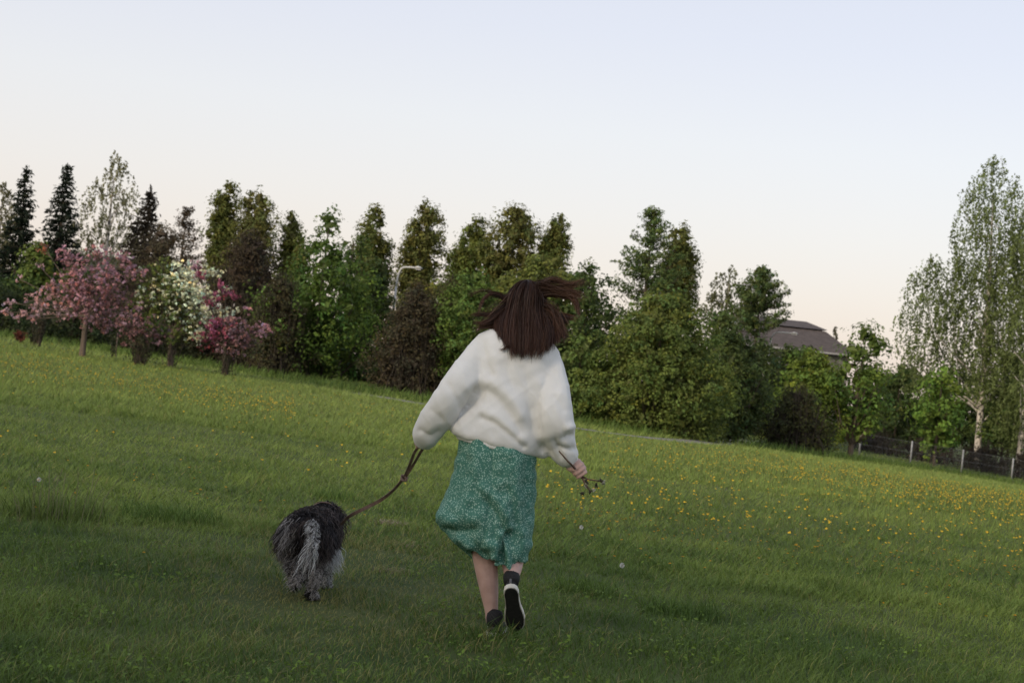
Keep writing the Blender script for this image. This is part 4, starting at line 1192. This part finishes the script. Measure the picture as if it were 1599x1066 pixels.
# --- hair
def strands(guides, name):
    Vs, Cs, Ts = [], [], []
    nv = 0
    for g in guides:
        pts, n, s0, s1, wd, wave = g
        K = 11; n = int(n * 1.9); wd = wd * .58
        gd = spline([tuple(P(*p)) for p in pts], K)
        t = np.linspace(0, 1, K)[None, :, None]
        lock = rng.normal(size=(max(3, n // 22), 1, 3))
        lk = lock[rng.integers(0, len(lock), n)]
        end = rng.uniform(.72, 1.0, (n, 1, 1))
        tt = t * end
        j = tt[..., 0] * (K - 1); i0 = np.clip(np.floor(j).astype(int), 0, K - 2); fr = (j - i0)[..., None]
        base = gd[i0] * (1 - fr) + gd[i0 + 1] * fr
        S0, S1 = np.array(s0), np.array(s1)
        c = base + rng.normal(size=(n, 1, 3)) * S0 * (1 - tt) + (lk * .55 + rng.normal(size=(n, 1, 3)) * .6) * S1 * tt
        ph = rng.uniform(0, 6.28, (n, 1, 1)); 
        c = c + wave * tt * np.concatenate([np.sin(5 * tt + ph), np.cos(4 * tt + ph), np.sin(6 * tt + ph * 1.7)], 2)
        tg = np.gradient(c, axis=1)
        sd = np.cross(tg, rng.normal(size=(n, 1, 3))); sd /= np.linalg.norm(sd, axis=2)[..., None].clip(1e-9)
        w = wd * (1 - .8 * t ** 2) * rng.uniform(.6, 1.3, (n, 1, 1))
        V = np.stack([c - sd * w / 2, c + sd * w / 2], 2).reshape(n, 2 * K, 3)
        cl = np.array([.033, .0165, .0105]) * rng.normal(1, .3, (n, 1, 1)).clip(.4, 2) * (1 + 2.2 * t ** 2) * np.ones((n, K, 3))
        cl = np.repeat(cl, 2, 1)
        k = np.arange(K - 1) * 2
        q = np.stack([k, k + 1, k + 3, k + 2], 1)
        Ts.append((q[None] + (np.arange(n) * 2 * K)[:, None, None] + nv).reshape(-1, 4)); nv += n * 2 * K
        Vs.append(V.reshape(-1, 3)); Cs.append(cl.reshape(-1, 3))
    return np.concatenate(Vs), np.concatenate(Cs), np.concatenate(Ts)
CR = (823, 444, 7.44)
guides = [
    ([(826, 456, 7.45), (848, 449, 7.43), (872, 456, 7.41), (892, 458, 7.40), (910, 464, 7.39)], 330, (.014, .015, .016), (.018, .014, .016), .0036, .008),
    ([(828, 460, 7.44), (858, 456, 7.42), (886, 460, 7.40), (900, 472, 7.39), (904, 494, 7.38)], 220, (.010, .012, .012), (.010, .012, .010), .0034, .006),
    ([(828, 454, 7.45), (850, 442, 7.43), (868, 437, 7.42), (890, 445, 7.41), (916, 437, 7.40)], 150, (.010, .012, .010), (.010, .012, .009), .0032, .006),
    ([(830, 458, 7.45), (866, 448, 7.43), (888, 450, 7.42), (898, 440, 7.41)], 50, (.010, .012, .010), (.008, .010, .008), .0030, .006),
    ([(806, 468, 7.45), (785, 484, 7.42), (768, 498, 7.39), (752, 506, 7.37), (738, 505, 7.35)], 90, (.014, .02, .018), (.010, .014, .010), .0038, .005),
    ([(802, 480, 7.44), (783, 498, 7.41), (768, 508, 7.39), (752, 510, 7.37), (744, 520, 7.35)], 70, (.012, .02, .016), (.016, .014, .008), .0036, .006),
    ([(800, 470, 7.45), (774, 459, 7.43), (760, 462, 7.42), (751, 474, 7.41), (748, 492, 7.40)], 46, (.008, .01, .008), (.006, .01, .006), .0032, .004),
    ([(800, 472, 7.45), (772, 457, 7.43), (752, 452, 7.42), (733, 458, 7.41), (730, 456, 7.40)], 20, (.006, .01, .008), (.010, .012, .012), .0026, .007),
    ([(798, 486, 7.44), (768, 492, 7.42), (748, 492, 7.40), (733, 492, 7.39)], 44, (.008, .01, .008), (.008, .01, .006), .0032, .004),
    ([(800, 520, 7.35), (795, 537, 7.26), (786, 545, 7.255), (778, 546, 7.25)], 24, (.012, .01, .008), (.004, .004, .004), .003, .003),
    ([(838, 480, 7.42), (862, 486, 7.40), (872, 508, 7.37), (880, 534, 7.35)], 240, (.014, .015, .02), (.022, .014, .022), .0034, .010),
    ([(826, 452, 7.44), (850, 446, 7.42), (880, 452, 7.40), (902, 452, 7.39)], 60, (.016, .015, .014), (.030, .03, .035), .0018, .014),
    ([(806, 460, 7.44), (785, 470, 7.42), (762, 482, 7.40), (742, 488, 7.38)], 50, (.016, .015, .016), (.025, .03, .035), .0018, .012),
    ([(820, 446, 7.42), (820, 480, 7.34), (822, 520, 7.28), (826, 562, 7.23)], 60, (.03, .01, .005), (.045, .012, .022), .0018, .010),
    ([(846, 500, 7.40), (850, 520, 7.31), (848, 540, 7.27), (840, 560, 7.25)], 120, (.02, .015, .015), (.012, .01, .012), .0036, .005),
]
V, C, Q = strands(guides, 'hair')
# the main fall of hair: rooted over the scalp, lying round the back of the head, then hanging and swinging out
def scalp_hair(n, wd=.0023):
    K = 12
    SC, SR = np.array(HC) + np.array([0, -.012, .010]), np.array([.078, .096, .100])
    th = np.radians(rng.uniform(-112, 118, n)); ph0 = np.radians(rng.uniform(4, 70, n))
    tdeg = [-112, -70, -35, 0, 30, 60, 90, 118]
    ends = np.array([tuple(P(*p)) for p in ((770, 512, 7.36), (786, 536, 7.285), (801, 555, 7.238), (816, 562, 7.230), (833, 556, 7.240), (856, 546, 7.275), (882, 530, 7.34), (898, 494, 7.40))])
    E = np.stack([np.interp(np.degrees(th), tdeg, ends[:, k]) for k in range(3)], 1)
    nl = 60
    lid = np.clip(((np.degrees(th) + 112) / 230 * nl + rng.normal(0, .6, n)).astype(int), 0, nl - 1)
    lo = rng.normal(0, 1, (nl, 3)) * np.array([.010, .006, .012]); llen = rng.uniform(.86, 1.02, nl)
    lf = llen[lid] * rng.uniform(.82, 1.04, n)
    out = 1.03 + .10 * rng.random(n) + .05 * rng.random(nl)[lid]
    t = np.linspace(0, 1, K)
    tc_ = .52
    C_ = np.zeros((n, K, 3))
    ph1 = np.radians(100)
    for k, tk in enumerate(t):
        f = min(tk / tc_, 1)
        ph = ph0 + (ph1 - ph0) * f
        p = SC + np.stack([np.sin(th) * np.sin(ph) * SR[0], -np.cos(th) * np.sin(ph) * SR[1], np.cos(ph) * SR[2]], 1) * (out * (1 + .05 * f))[:, None]
        if tk > tc_:
            g = (tk - tc_) / (1 - tc_)
            end = p + (E + lo[lid] + rng.normal(0, .004, (n, 3)) * 0 - p) * lf[:, None]
            bow = np.stack([np.sin(th) * .020, -np.cos(th) * .006, 0 * th], 1) * (4 * g * (1 - g))
            p = p + (end - p) * (g ** .9) + bow
        C_[:, k] = p
    C_ += rng.normal(0, .006, (n, 1, 3)) * t[None, :, None]
    C_ += .003 * t[None, :, None] * np.sin(7 * t[None, :, None] + rng.uniform(0, 6.28, (n, 1, 3)))
    tg = np.gradient(C_, axis=1)
    sd = np.cross(tg, rng.normal(size=(n, 1, 3))); sd /= np.linalg.norm(sd, axis=2)[..., None].clip(1e-9)
    w = (wd * (1 - .75 * t ** 3))[None, :, None] * rng.uniform(.6, 1.3, (n, 1, 1))
    VV = np.stack([C_ - sd * w / 2, C_ + sd * w / 2], 2).reshape(-1, 3)
    lc = rng.normal(1, .28, nl).clip(.5, 1.7)[lid]
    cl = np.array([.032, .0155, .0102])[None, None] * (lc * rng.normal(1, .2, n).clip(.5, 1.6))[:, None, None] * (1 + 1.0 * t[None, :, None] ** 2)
    k = np.arange(K - 1) * 2
    q = np.stack([k, k + 1, k + 3, k + 2], 1)
    return VV, np.repeat(cl * np.ones((n, K, 1)), 2, 1).reshape(-1, 3), (q[None] + (np.arange(n) * 2 * K)[:, None, None]).reshape(-1, 4)
V2, C2, Q2 = scalp_hair(6600)
Q = np.concatenate([Q, Q2 + len(V)]); V = np.concatenate([V, V2]); C = np.concatenate([C, C2])
cap = Tubes().ball(HC + Vector((0, -.028, .010)), (.078, .088, .098), 28, 18)
cv = np.array([tuple(v) for v in cap.v]); nv = len(V)
capq = np.array([f if len(f) == 4 else (f[0], f[1], f[2], f[2]) for f in cap.f if len(f) == 4]) + nv
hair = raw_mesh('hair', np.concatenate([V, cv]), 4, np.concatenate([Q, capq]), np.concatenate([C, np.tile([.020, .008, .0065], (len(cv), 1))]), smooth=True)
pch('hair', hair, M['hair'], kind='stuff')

# ------------------------------------------------------------ twigs carried in the right hand
M['twig'] = mat_noise('twig_bark', (0.085, 0.055, 0.04), (0.17, 0.115, 0.085), 60, .9)
trt = root('twig_bunch', HR, 'thin brown budding twigs held in the right hand', 'twigs')
def lp(px, py, Y): return P(px, py, Y) - HR
tb = Tubes()
tb.add([lp(873, 704, 7.225), lp(886, 719, 7.26), lp(895, 728, 7.295), lp(901, 735, 7.345), lp(911, 748, 7.34)], [.0028, .0042, .005, .006, .006], 7)
tb.add([lp(907, 742, 7.34), lp(914, 755, 7.335), lp(922, 767, 7.33)], [.005, .0045, .0028], 6)
tb.add([lp(907, 742, 7.34), lp(918, 748, 7.34), lp(932, 750, 7.34), lp(942, 753, 7.34)], [.005, .004, .0035, .0022], 6)
tb.add([lp(911, 748, 7.335), lp(914, 758, 7.325)], [.003, .0015], 6)
link('stem', tb.mesh('stem'), M['twig'], trt)
bud_mat = mat_noise('dark_bud', (.03, .03, .022), (.07, .065, .045), 60)
pale_mat = mat_noise('pale_bud', (.22, .22, .17), (.36, .36, .30), 60)
for k, (px, py) in enumerate([(914, 758), (922, 767), (931, 757), (942, 753), (938, 749), (916, 752), (927, 764), (909, 775 - 6)]):
    q = lp(px, py, 7.335)
    b_ = Tubes()
    for j in range(6):
        e = Vector(rng.normal(0, 1, 3)).normalized() * .015
        b_.add([q, q + e * .6, q + e], [.0015, .005, .001], 5, flat=(1, .4))
    b_.ball(q, .006, 7, 5)
    link('bud', b_.mesh('bud'), bud_mat if k % 3 else pale_mat, trt)
# ------------------------------------------------------------ dog
dg0 = gpx(484, 7.98); dg0.z = gz(dg0.x, dg0.y)
drt = root('dog', dg0, 'shaggy black and grey dog with white tail trotting away on a leash', 'dog')
tb = Tubes()
def dchain(pts, sides=12):
    sp = spline(pts, 4 * len(pts))
    tb.add([tuple(q[:3]) for q in sp], [max(q[3], .004) for q in sp], sides)
    tb.ball(pts[0][:3], pts[0][3]); tb.ball(pts[-1][:3], pts[-1][3])
dchain([(-.035, -.20, .310, .098), (-.035, -.05, .305, .105), (-.03, .10, .300, .110), (-.02, .22, .300, .100)])
dchain([(-.02, .22, .31, .085), (-.01, .31, .345, .062), (0, .37, .360, .058)])
tb.ball((0, .41, .350), (.062, .070, .058)); dchain([(0, .44, .335, .042), (0, .50, .320, .032), (0, .53, .318, .026)])
for s_ in (-1, 1): dchain([(s_ * .055, .39, .375, .020), (s_ * .075, .38, .335, .020), (s_ * .074, .385, .295, .010)])
dchain([(.025, -.20, .275, .070), (.034, -.13, .190, .045), (.032, -.245, .115, .027), (.032, -.235, .060, .022), (.032, -.215, .022, .027), (.032, -.185, .016, .021)])
dchain([(-.090, -.20, .275, .070), (-.092, -.12, .200, .045), (-.062, -.27, .165, .027), (-.052, -.295, .120, .022), (-.045, -.300, .088, .024), (-.042, -.290, .078, .018)])
dchain([(.045, .20, .22, .050), (.050, .18, .13, .030), (.050, .21, .06, .022), (.050, .22, .018, .026)])
dchain([(-.095, .20, .22, .050), (-.095, .24, .14, .030), (-.095, .27, .06, .022), (-.095, .29, .018, .026)])
tail = [(.000, -.29, .370, .022), (.014, -.36, .378, .018), (.030, -.405, .345, .016), (.036, -.42, .295, .013), (.020, -.42, .250, .009)]
dchain(tail)
dbody = voxelize(tb.mesh('body'), .008, 4, .5)
# skin colour follows the coat
co = get_co(dbody)
def coat(p, n):
    """coat colour in large patches: black back and flanks, grey and white rump, legs and tail"""
    x, y, z = p[:, 0], p[:, 1], p[:, 2]
    c = np.tile(np.array([.016, .013, .013]), (n, 1))
    r = rng.random(n)
    nz_ = vnoise(x * 100, y * 100 + z * 60, 5, 71)
    grey = np.array([.24, .225, .215]); white = np.array([.52, .52, .52]); brown = np.array([.075, .058, .052])
    def put(mask, col): c[mask] = col
    put((nz_ > .42) & (r < .6), brown)
    put((y < -.16) & (np.abs(x + .100) < .030 + rng.normal(0, .016, n)) & (z < .37 + rng.normal(0, .03, n)) & (r < .75), grey * 1.25)
    put((z < .24) & (x < -.03) & (r < .5), grey * .9)
    put((z < .22) & (x > -.01) & (y < 0) & (r < .72), grey * 1.3)
    put((z < .15) & (r < .7), grey * 1.45)
    put((z < .07) & (x < -.02) & (r < .7), np.array([.02, .018, .017]))
    put((x > .03) & (y > .05) & (z < .22) & (r < .8), white)
    put((x > .065) & (z < .20) & (r < .6), white * .85)
    put((z < .045) & (x > 0) & (y < 0) & (x < .03) & (r < .8), np.array([.02, .018, .017]))
    put((y < -.335) & (np.abs(x - .02) < .06) & (z > .2) & (r < .6), white)
    return c
at = dbody.color_attributes.new('Col', 'FLOAT_COLOR', 'POINT')
bc = np.ones((len(co), 4), dtype=np.float32); bc[:, :3] = coat(co, len(co)) * .8
at.data.foreach_set('color', bc.ravel())
link('body', dbody, M['fur'], drt)

def fur(name, root_p, root_n, length, flow, col, wd, parent, curl=.012, K=5):
    n = len(root_p)
    t = np.linspace(0, 1, K)[None, :, None]
    L = length[:, None, None]
    d0 = root_n[:, None, :] * .75 + flow[:, None, :] * .5
    d0 /= np.linalg.norm(d0, axis=2)[..., None]
    c = root_p[:, None, :] + d0 * (L * t * (1 - .45 * t)) + (flow[:, None, :] * .8 + np.array([0, 0, -1.0])) * (L * .62 * t ** 2)
    ph = rng.uniform(0, 6.28, (n, 1, 1))
    c = c + curl * t * np.concatenate([np.sin(6 * t + ph), np.cos(5 * t + ph), .6 * np.sin(7 * t + 2 * ph)], 2)
    zmin = .006 - 0 * c[..., 2]
    c[..., 2] = np.maximum(c[..., 2], zmin)
    tg = np.gradient(c, axis=1)
    sd = np.cross(tg, rng.normal(size=(n, 1, 3))); sd /= np.linalg.norm(sd, axis=2)[..., None].clip(1e-9)
    w = wd * (1 - .85 * t ** 1.5)
    V = np.stack([c - sd * w / 2, c + sd * w / 2], 2).reshape(-1, 3)
    k = np.arange(K - 1) * 2
    q = np.stack([k, k + 1, k + 3, k + 2], 1)
    Q = (q[None] + (np.arange(n) * 2 * K)[:, None, None]).reshape(-1, 4)
    C = np.repeat(col * rng.normal(1, .22, (n, 1)).clip(.5, 1.8), 2 * K, 0)
    return link(name, raw_mesh(name, V, 4, Q, C, smooth=True), M['fur'], parent, kind='stuff')

dbody.calc_loop_triangles()
tv = np.empty(len(dbody.loop_triangles) * 3, dtype=np.int32); dbody.loop_triangles.foreach_get('vertices', tv); tv = tv.reshape(-1, 3)
no = get_no(dbody)
A_, B_, C_ = co[tv[:, 0]], co[tv[:, 1]], co[tv[:, 2]]
ar = np.linalg.norm(np.cross(B_ - A_, C_ - A_), axis=1)
NF = 11500
ti = rng.choice(len(tv), NF, p=ar / ar.sum())
u1, u2 = rng.random(NF), rng.random(NF); fl = u1 + u2 > 1; u1[fl], u2[fl] = 1 - u1[fl], 1 - u2[fl]
rp_ = A_[ti] + (B_[ti] - A_[ti]) * u1[:, None] + (C_[ti] - A_[ti]) * u2[:, None]
rn_ = no[tv[ti, 0]]
flow = np.tile(np.array([0, -.55, -.25]), (NF, 1)) + np.stack([np.sign(rp_[:, 0] + .035) * .08, 0 * rp_[:, 0], 0 * rp_[:, 0]], 1)
ln = np.interp(rp_[:, 2], [.10, .20, .27, .34], [.024, .032, .055, .075]) * rng.uniform(.6, 1.3, NF)
ln = np.where(rp_[:, 2] < .09, .020, ln); ln = np.where((rp_[:, 1] < -.33) & (rp_[:, 2] > .2), .03, ln); ln = np.where(rp_[:, 1] > .40, .045, ln)
fur('fur', rp_, rn_, ln, flow, coat(rp_, NF), .0046, drt)
# plumed white tail
nt = 800
tp = spline([t_[:3] for t_ in tail], 40)
ti = rng.integers(0, 40, nt)
rp_ = tp[ti] + rng.normal(0, .007, (nt, 3))
rn_ = rng.normal(size=(nt, 3)); rn_ /= np.linalg.norm(rn_, axis=1)[:, None]
cl = np.where(rng.random((nt, 1)) < .6, np.array([[.60, .61, .61]]), np.array([[.16, .15, .145]]))
cl = np.where((ti < 6)[:, None] & (rng.random((nt, 1)) < .5), np.array([[.03, .028, .028]]), cl)
fur('tail_fur', rp_, rn_, (.018 + .085 * (ti / 40.) ** 1.5) * rng.uniform(.5, 1.1, nt), np.tile([-.28, -.1, -.55], (nt, 1)), cl, .0038, drt, .010, 8)
# long pale feathering below the right flank
nt = 260
rp_ = np.array([.060, .10, .21]) + rng.normal(0, 1, (nt, 3)) * np.array([.015, .06, .02])
fur('flank_fur', rp_, np.tile([.8, 0, -.3], (nt, 1)) + rng.normal(0, .25, (nt, 3)), .075 * rng.uniform(.5, 1.2, nt), np.tile([.55, -.1, -.35], (nt, 1)), np.tile([.48, .49, .50], (nt, 1)), .0036, drt, .012, 7)
for s_ in (-1, 1):
    link('eye', Tubes().ball((s_ * .03, .468, .365), .010, 8, 6).mesh('eye'), M['rubber_black'], drt)
link('nose', Tubes().ball((0, .555, .322), (.017, .012, .013), 10, 7).mesh('nose'), M['rubber_black'], drt)
M['leather'] = mat_noise('brown_leather', (.11, .070, .056), (.21, .145, .12), 40, .6, .1)
cp = [(-.01 + .078 * math.cos(a), .315 + .02 * math.sin(a), .345 + .078 * math.sin(a)) for a in np.linspace(0, 2 * math.pi, 25)]
link('collar', Tubes().add(cp, [.009] * 25, 8, cap=False, flat=(.45, 1)).mesh('collar'), M['leather'], drt)

# ------------------------------------------------------------ leash
lrt = root('leash', HL, 'brown leather leash knotted halfway between the hand and the dog', 'leash')
def strap(pts, name, w=.0085, th=.0016, twist=0.0, n=60):
    sp = spline(pts, n)
    V = []
    tg = np.gradient(sp, axis=0); tg /= np.linalg.norm(tg, axis=1)[:, None]
    for i in range(n):
        t = Vector(tg[i]); s = t.cross(Vector((0, 1, 0))).normalized(); nn = t.cross(s)
        a = .35 + twist * math.sin(i / n * 9)
        s2 = s * math.cos(a) + nn * math.sin(a); n2 = t.cross(s2)
        c = Vector(sp[i])
        V += [c - s2 * w - n2 * th, c + s2 * w - n2 * th, c + s2 * w + n2 * th, c - s2 * w + n2 * th]
    Fc = []
    for i in range(n - 1):
        for k in range(4):
            Fc.append((4 * i + k, 4 * i + (k + 1) % 4, 4 * i + 4 + (k + 1) % 4, 4 * i + 4 + k))
    Fc += [(3, 2, 1, 0), tuple(4 * (n - 1) + k for k in range(4))]
    me = bpy.data.meshes.new(name); me.from_pydata([tuple(v - HL) for v in V], [], Fc); me.update()
    return link(name, me, M['leather'], lrt)
cr = dg0 + Vector((.066, .315, .350))
strap([cr, P(528, 822, 8.18), P(545, 806, 8.08), P(570, 793, 7.96), P(595, 780, 7.85), P(614, 765, 7.77), P(630, 747, 7.70)], 'strap', twist=.5)
strap([P(631, 746, 7.70), P(640, 725, 7.62), P(648, 705, 7.53), HL + Vector((-.008, 0, -.012))], 'loop_strand', w=.0068, twist=.2, n=24)
strap([P(632, 746, 7.70), P(645, 726, 7.62), P(656, 707, 7.53), HL + Vector((.012, .002, -.012))], 'loop_strand', w=.0068, twist=-.3, n=24)
k = P(631, 746, 7.70) - HL
tb = Tubes()
for i in range(3):
    a0 = i * 1.1
    ring = [k + Vector((.013 * math.cos(a + a0), .010 * math.sin(a), .012 * math.sin(a + a0 * .7))) for a in np.linspace(0, 5.9, 14)]
    tb.add(ring, [.0055] * 14, 7)
tb.add([k, k + IR * .022 + IU * .004], [.004, .0025], 6)
tb.add([k, k - IR * .016 - IU * .008], [.004, .0025], 6)
link('knot', tb.mesh('knot'), M['leather'], lrt)
# ------------------------------------------------------------ dandelions and weeds
def hit(px, py):
    """where the line of sight through a photo point meets the meadow"""
    lo, hi = 3.0, 96.0
    for _ in range(40):
        m = (lo + hi) / 2
        q = P(px, py, m)
        if q.z > gz(q.x, m): lo = m
        else: hi = m
    q = P(px, py, lo)
    return np.array([q.x, lo, gz(q.x, lo)])

def head_mesh(name, rad, kind):
    """dandelion: hollow stem and a domed head of strap petals (or a downy ball)"""
    h = 1.0
    V, Fc, C = [], [], []
    def push(v, c): V.append(v); C.append(c); return len(V) - 1
    st = (.10, .13, .05)
    for z, r in ((0, .10), (.5, .09), (.97, .09)):
        for k in range(3):
            a = 2.094 * k
            push((r * rad * math.cos(a) + .25 * rad * math.sin(z * 2), r * rad * math.sin(a), z), st)
    for i in range(2):
        for k in range(3):
            Fc.append((3 * i + k, 3 * i + (k + 1) % 3, 3 * i + 3 + (k + 1) % 3, 3 * i + 3 + k))
    ox = .25 * rad * math.sin(2)
    if kind == 'yellow':
        for ring, (rr, zz, col) in enumerate(((1.0, .985, (.56, .30, .015)), (.72, 1.0, (.62, .36, .02)), (.4, 1.012, (.56, .28, .015)))):
            for k in range(11):
                a = 2 * math.pi * (k + ring * .5) / 11
                w = .22
                i0 = push((ox, 0, zz - .012 + .004 * ring), col)
                i1 = push((ox + rr * rad * math.cos(a - w), rr * rad * math.sin(a - w), zz), col)
                i2 = push((ox + rr * rad * math.cos(a + w), rr * rad * math.sin(a + w), zz + .003), col)
                Fc.append((i0, i1, i2))
    else:
        for k in range(60):
            d = Vector(rng.normal(size=3)).normalized(); o = d.orthogonal() * .12
            i0 = push((ox, 0, .97), (.4, .4, .36)); i1 = push((ox + rad * (d.x + o.x), rad * (d.y + o.y), .97 + rad * d.z * 0 + .0), (.6, .6, .57))
            V[i1] = (ox + rad * (d.x + o.x), rad * (d.y + o.y), .97 + (d.z + o.z) * rad * .85)
            i2 = push((ox + rad * (d.x - o.x), rad * (d.y - o.y), .97 + (d.z - o.z) * rad * .85), (.6, .6, .57))
            Fc.append((i0, i1, i2))
    me = bpy.data.meshes.new(name)
    me.from_pydata(V, [], Fc)
    at = me.color_attributes.new('Col', 'FLOAT_COLOR', 'POINT')
    c4 = np.ones((len(V), 4), dtype=np.float32); c4[:, :3] = np.array(C)
    at.data.foreach_set('color', c4.ravel())
    me.materials.append(M['petal']); me.update()
    return me

zs = lambda x, y: (800 + x / 3.198, 780 + y / 3.198)
spots = [zs(*p) for p in ((195, 97), (518, 152), (555, 150), (735, 150), (1033, 250), (655, 343), (722, 345), (985, 388), (967, 430), (1175, 155), (1165, 160), (1075, 175), (1560, 225), (1590, 180), (1505, 300), (1230, 350),
          (1350, 380), (1320, 465), (200, 355), (395, 355), (690, 20), (535, 70), (415, 20), (550, 286), (1300, 275), (1455, 240), (1590, 270))]
spots += [(55, 783), (62, 785), (8, 786), (117, 803), (54, 827), (295, 786), (220, 897), (392, 698), (539, 748), (561, 728), (580, 740), (630, 782), (540, 722), (1050, 905), (1120, 892), (1560, 830), (1500, 850), (1440, 845), (1380, 838)]
def trl(x): return np.interp(x, [-200, 0, 400, 600, 1000, 1200, 1325, 1420, 1600, 1800], [490, 520, 585, 612, 672, 697, 712, 732, 756, 785])
R_ = np.random.default_rng(77)
cand = []
for _ in range(4200):                                  # golden band on the right
    x = R_.uniform(860, 1720); o = 20 + abs(R_.normal(0, 25))
    if R_.random() < .10 + .9 * max(0, min(1, (x - 900) / 500)) ** 1.3: cand.append((x, trl(x) + o))
for _ in range(1500): x = R_.uniform(-100, 460); cand.append((x, trl(x) + 48 + R_.normal(0, 16)))
for _ in range(700): x = R_.uniform(850, 1650); cand.append((x, trl(x) + R_.uniform(40, 190)))
for _ in range(260): x = R_.uniform(420, 860); cand.append((x, trl(x) + 20 + abs(R_.normal(0, 35))))
for _ in range(90): x = R_.uniform(-50, 700); cand.append((x, trl(x) + R_.uniform(60, 230)))
for _ in range(60): x = R_.uniform(880, 1650); cand.append((x, trl(x) + R_.uniform(120, 260)))
pts = np.array([hit(*p) for p in spots + cand if p[1] > trl(p[0]) + 12])
pts = pts[(path_dist(pts[:, 0], pts[:, 1]) > 1.1) & (pts[:, 1] < 88)]
pts = pts[np.argsort(pts[:, 1])]
proto = [head_mesh('dandelion', .16, 'yellow'), head_mesh('dandelion', .20, 'yellow')]
n_ind = 280
for i, q in enumerate(pts[:n_ind]):
    o = link('dandelion', proto[i % 2], label='yellow dandelion in bloom standing in the meadow grass', cat='dandelion', group='dandelions in the meadow')
    h = R_.uniform(.09, .17)
    o.location = (q[0], q[1], q[2]); s = R_.uniform(.042, .070)
    o.scale = (s, s, h); o.rotation_euler = (R_.normal(0, .12), R_.normal(0, .12), R_.uniform(0, 6.28))
rest = pts[n_ind:]
n = len(rest)
z = R_.uniform(.10, .20, n); r = R_.uniform(.010, .018, n) * np.clip(rest[:, 1] / 40, 1, 1.6)
nrm = np.stack([R_.normal(0, .3, n), R_.normal(-.35, .3, n), np.ones(n)], 1)
V, C = leaf_cards(rest + np.stack([0 * z, 0 * z, z], 1), nrm, r * 2, .9, np.array([.58, .38, .035]) * R_.normal(1, .15, (n, 1)), -.12)
V2, C2 = leaf_cards(rest + np.stack([0 * z, 0 * z, z / 2], 1), np.tile([0, -1., 0], (n, 1)) + R_.normal(0, .2, (n, 3)), z, .06, np.tile([.12, .15, .05], (n, 1)), 0, np.tile([0, 0, 1.], (n, 1)))
link('dandelion_field', card_mesh('dandelion_field', np.concatenate([V, V2]), np.concatenate([C, C2])), M['petal'], label='mass of small yellow dandelions across the far meadow', cat='dandelions', kind='stuff')
clk = head_mesh('dandelion_clock', .2, 'white')
for (px, py), lb in (((968, 897), 'white downy dandelion seed head in the grass right of the raised shoe'), ((58, 760), 'white downy dandelion seed head above the weedy clump'), ((905, 833), 'faded seed head in the grass right of the skirt')):
    q = hit(px, py + 10)
    o = link('dandelion_seed_head', clk, label=lb, cat='seed head', loc=tuple(q)); o.scale = (.075, .075, .10)

def tuft(name, label, px, py, n, h, rad, col, w, cat, lean=(.2, .9), flowers=0):
    q = hit(px, py)
    rt = root(name, tuple(q), label, cat)
    a, r = rng.uniform(0, 6.28, n), rng.random(n) ** .6 * rad
    base = np.stack([r * np.cos(a), r * np.sin(a), np.zeros(n)], 1)
    base[:, 2] = ground(base[:, 0] + q[0], base[:, 1] + q[1]) - q[2] - .005
    cl = np.array(col) * rng.normal(1, .25, (n, 1)).clip(.5, 1.7)
    link('blades', blade_mesh('blades', base, h * rng.uniform(.5, 1.1, n), w * rng.uniform(.6, 1.4, n), rng.uniform(0, 6.28, n), rng.uniform(*lean, n), cl, 3), M['blade'], rt)
    return rt, q
tuft('dry_grass_tuft', 'pale dried grass tuft left of the skirt', 610, 819, 260, .06, .11, (.36, .30, .21), .006, 'grass tuft', (.8, 1.8))
tuft('dry_grass_tuft', 'thin strip of pale dead grass below the dried tuft', 634, 852, 150, .045, .12, (.30, .25, .16), .006, 'grass tuft', (.9, 1.8))
tuft('dry_grass_tuft', 'flattened dead grass beside the shadow of the dog', 618, 893, 150, .04, .14, (.26, .22, .13), .006, 'grass tuft', (.9, 1.8))
rt, q = tuft('weed_clump', 'tall weedy clump with yellow dandelions at the edge of the mown grass', 85, 812, 420, .20, .32, (.12, .17, .04), .008, 'weeds', (.2, .7))
tb = Tubes()
for _ in range(26):
    a, r = rng.uniform(0, 6.28), rng.random() * .36
    h = rng.uniform(.14, .34)
    tb.add([(r * math.cos(a), r * math.sin(a), 0), (r * 1.1 * math.cos(a), r * 1.1 * math.sin(a), h * .6), (r * 1.2 * math.cos(a) + rng.normal(0, .02), r * 1.2 * math.sin(a), h)], [.0028, .0024, .0016], 4, cap=False)
link('stalks', tb.mesh('stalks'), mat_noise('weed_stalk', (.12, .13, .06), (.2, .2, .1), 20), rt, kind='stuff')
tuft('grass_clump', 'darker tall grass clump right of the raised shoe', 1060, 960, 420, .13, .22, (.10, .165, .034), .006, 'grass tuft')
tuft('grass_clump', 'dark grass clump beyond the raised shoe near the dandelions', 912, 925, 380, .12, .20, (.10, .165, .034), .006, 'grass tuft')
tuft('grass_clump', 'dark tall grass between the weedy clump and the dog', 265, 812, 520, .15, .34, (.10, .165, .036), .006, 'grass tuft')
tuft('grass_clump', 'dark grass tuft on the slope above the dog', 520, 778, 300, .11, .22, (.10, .165, .036), .006, 'grass tuft')
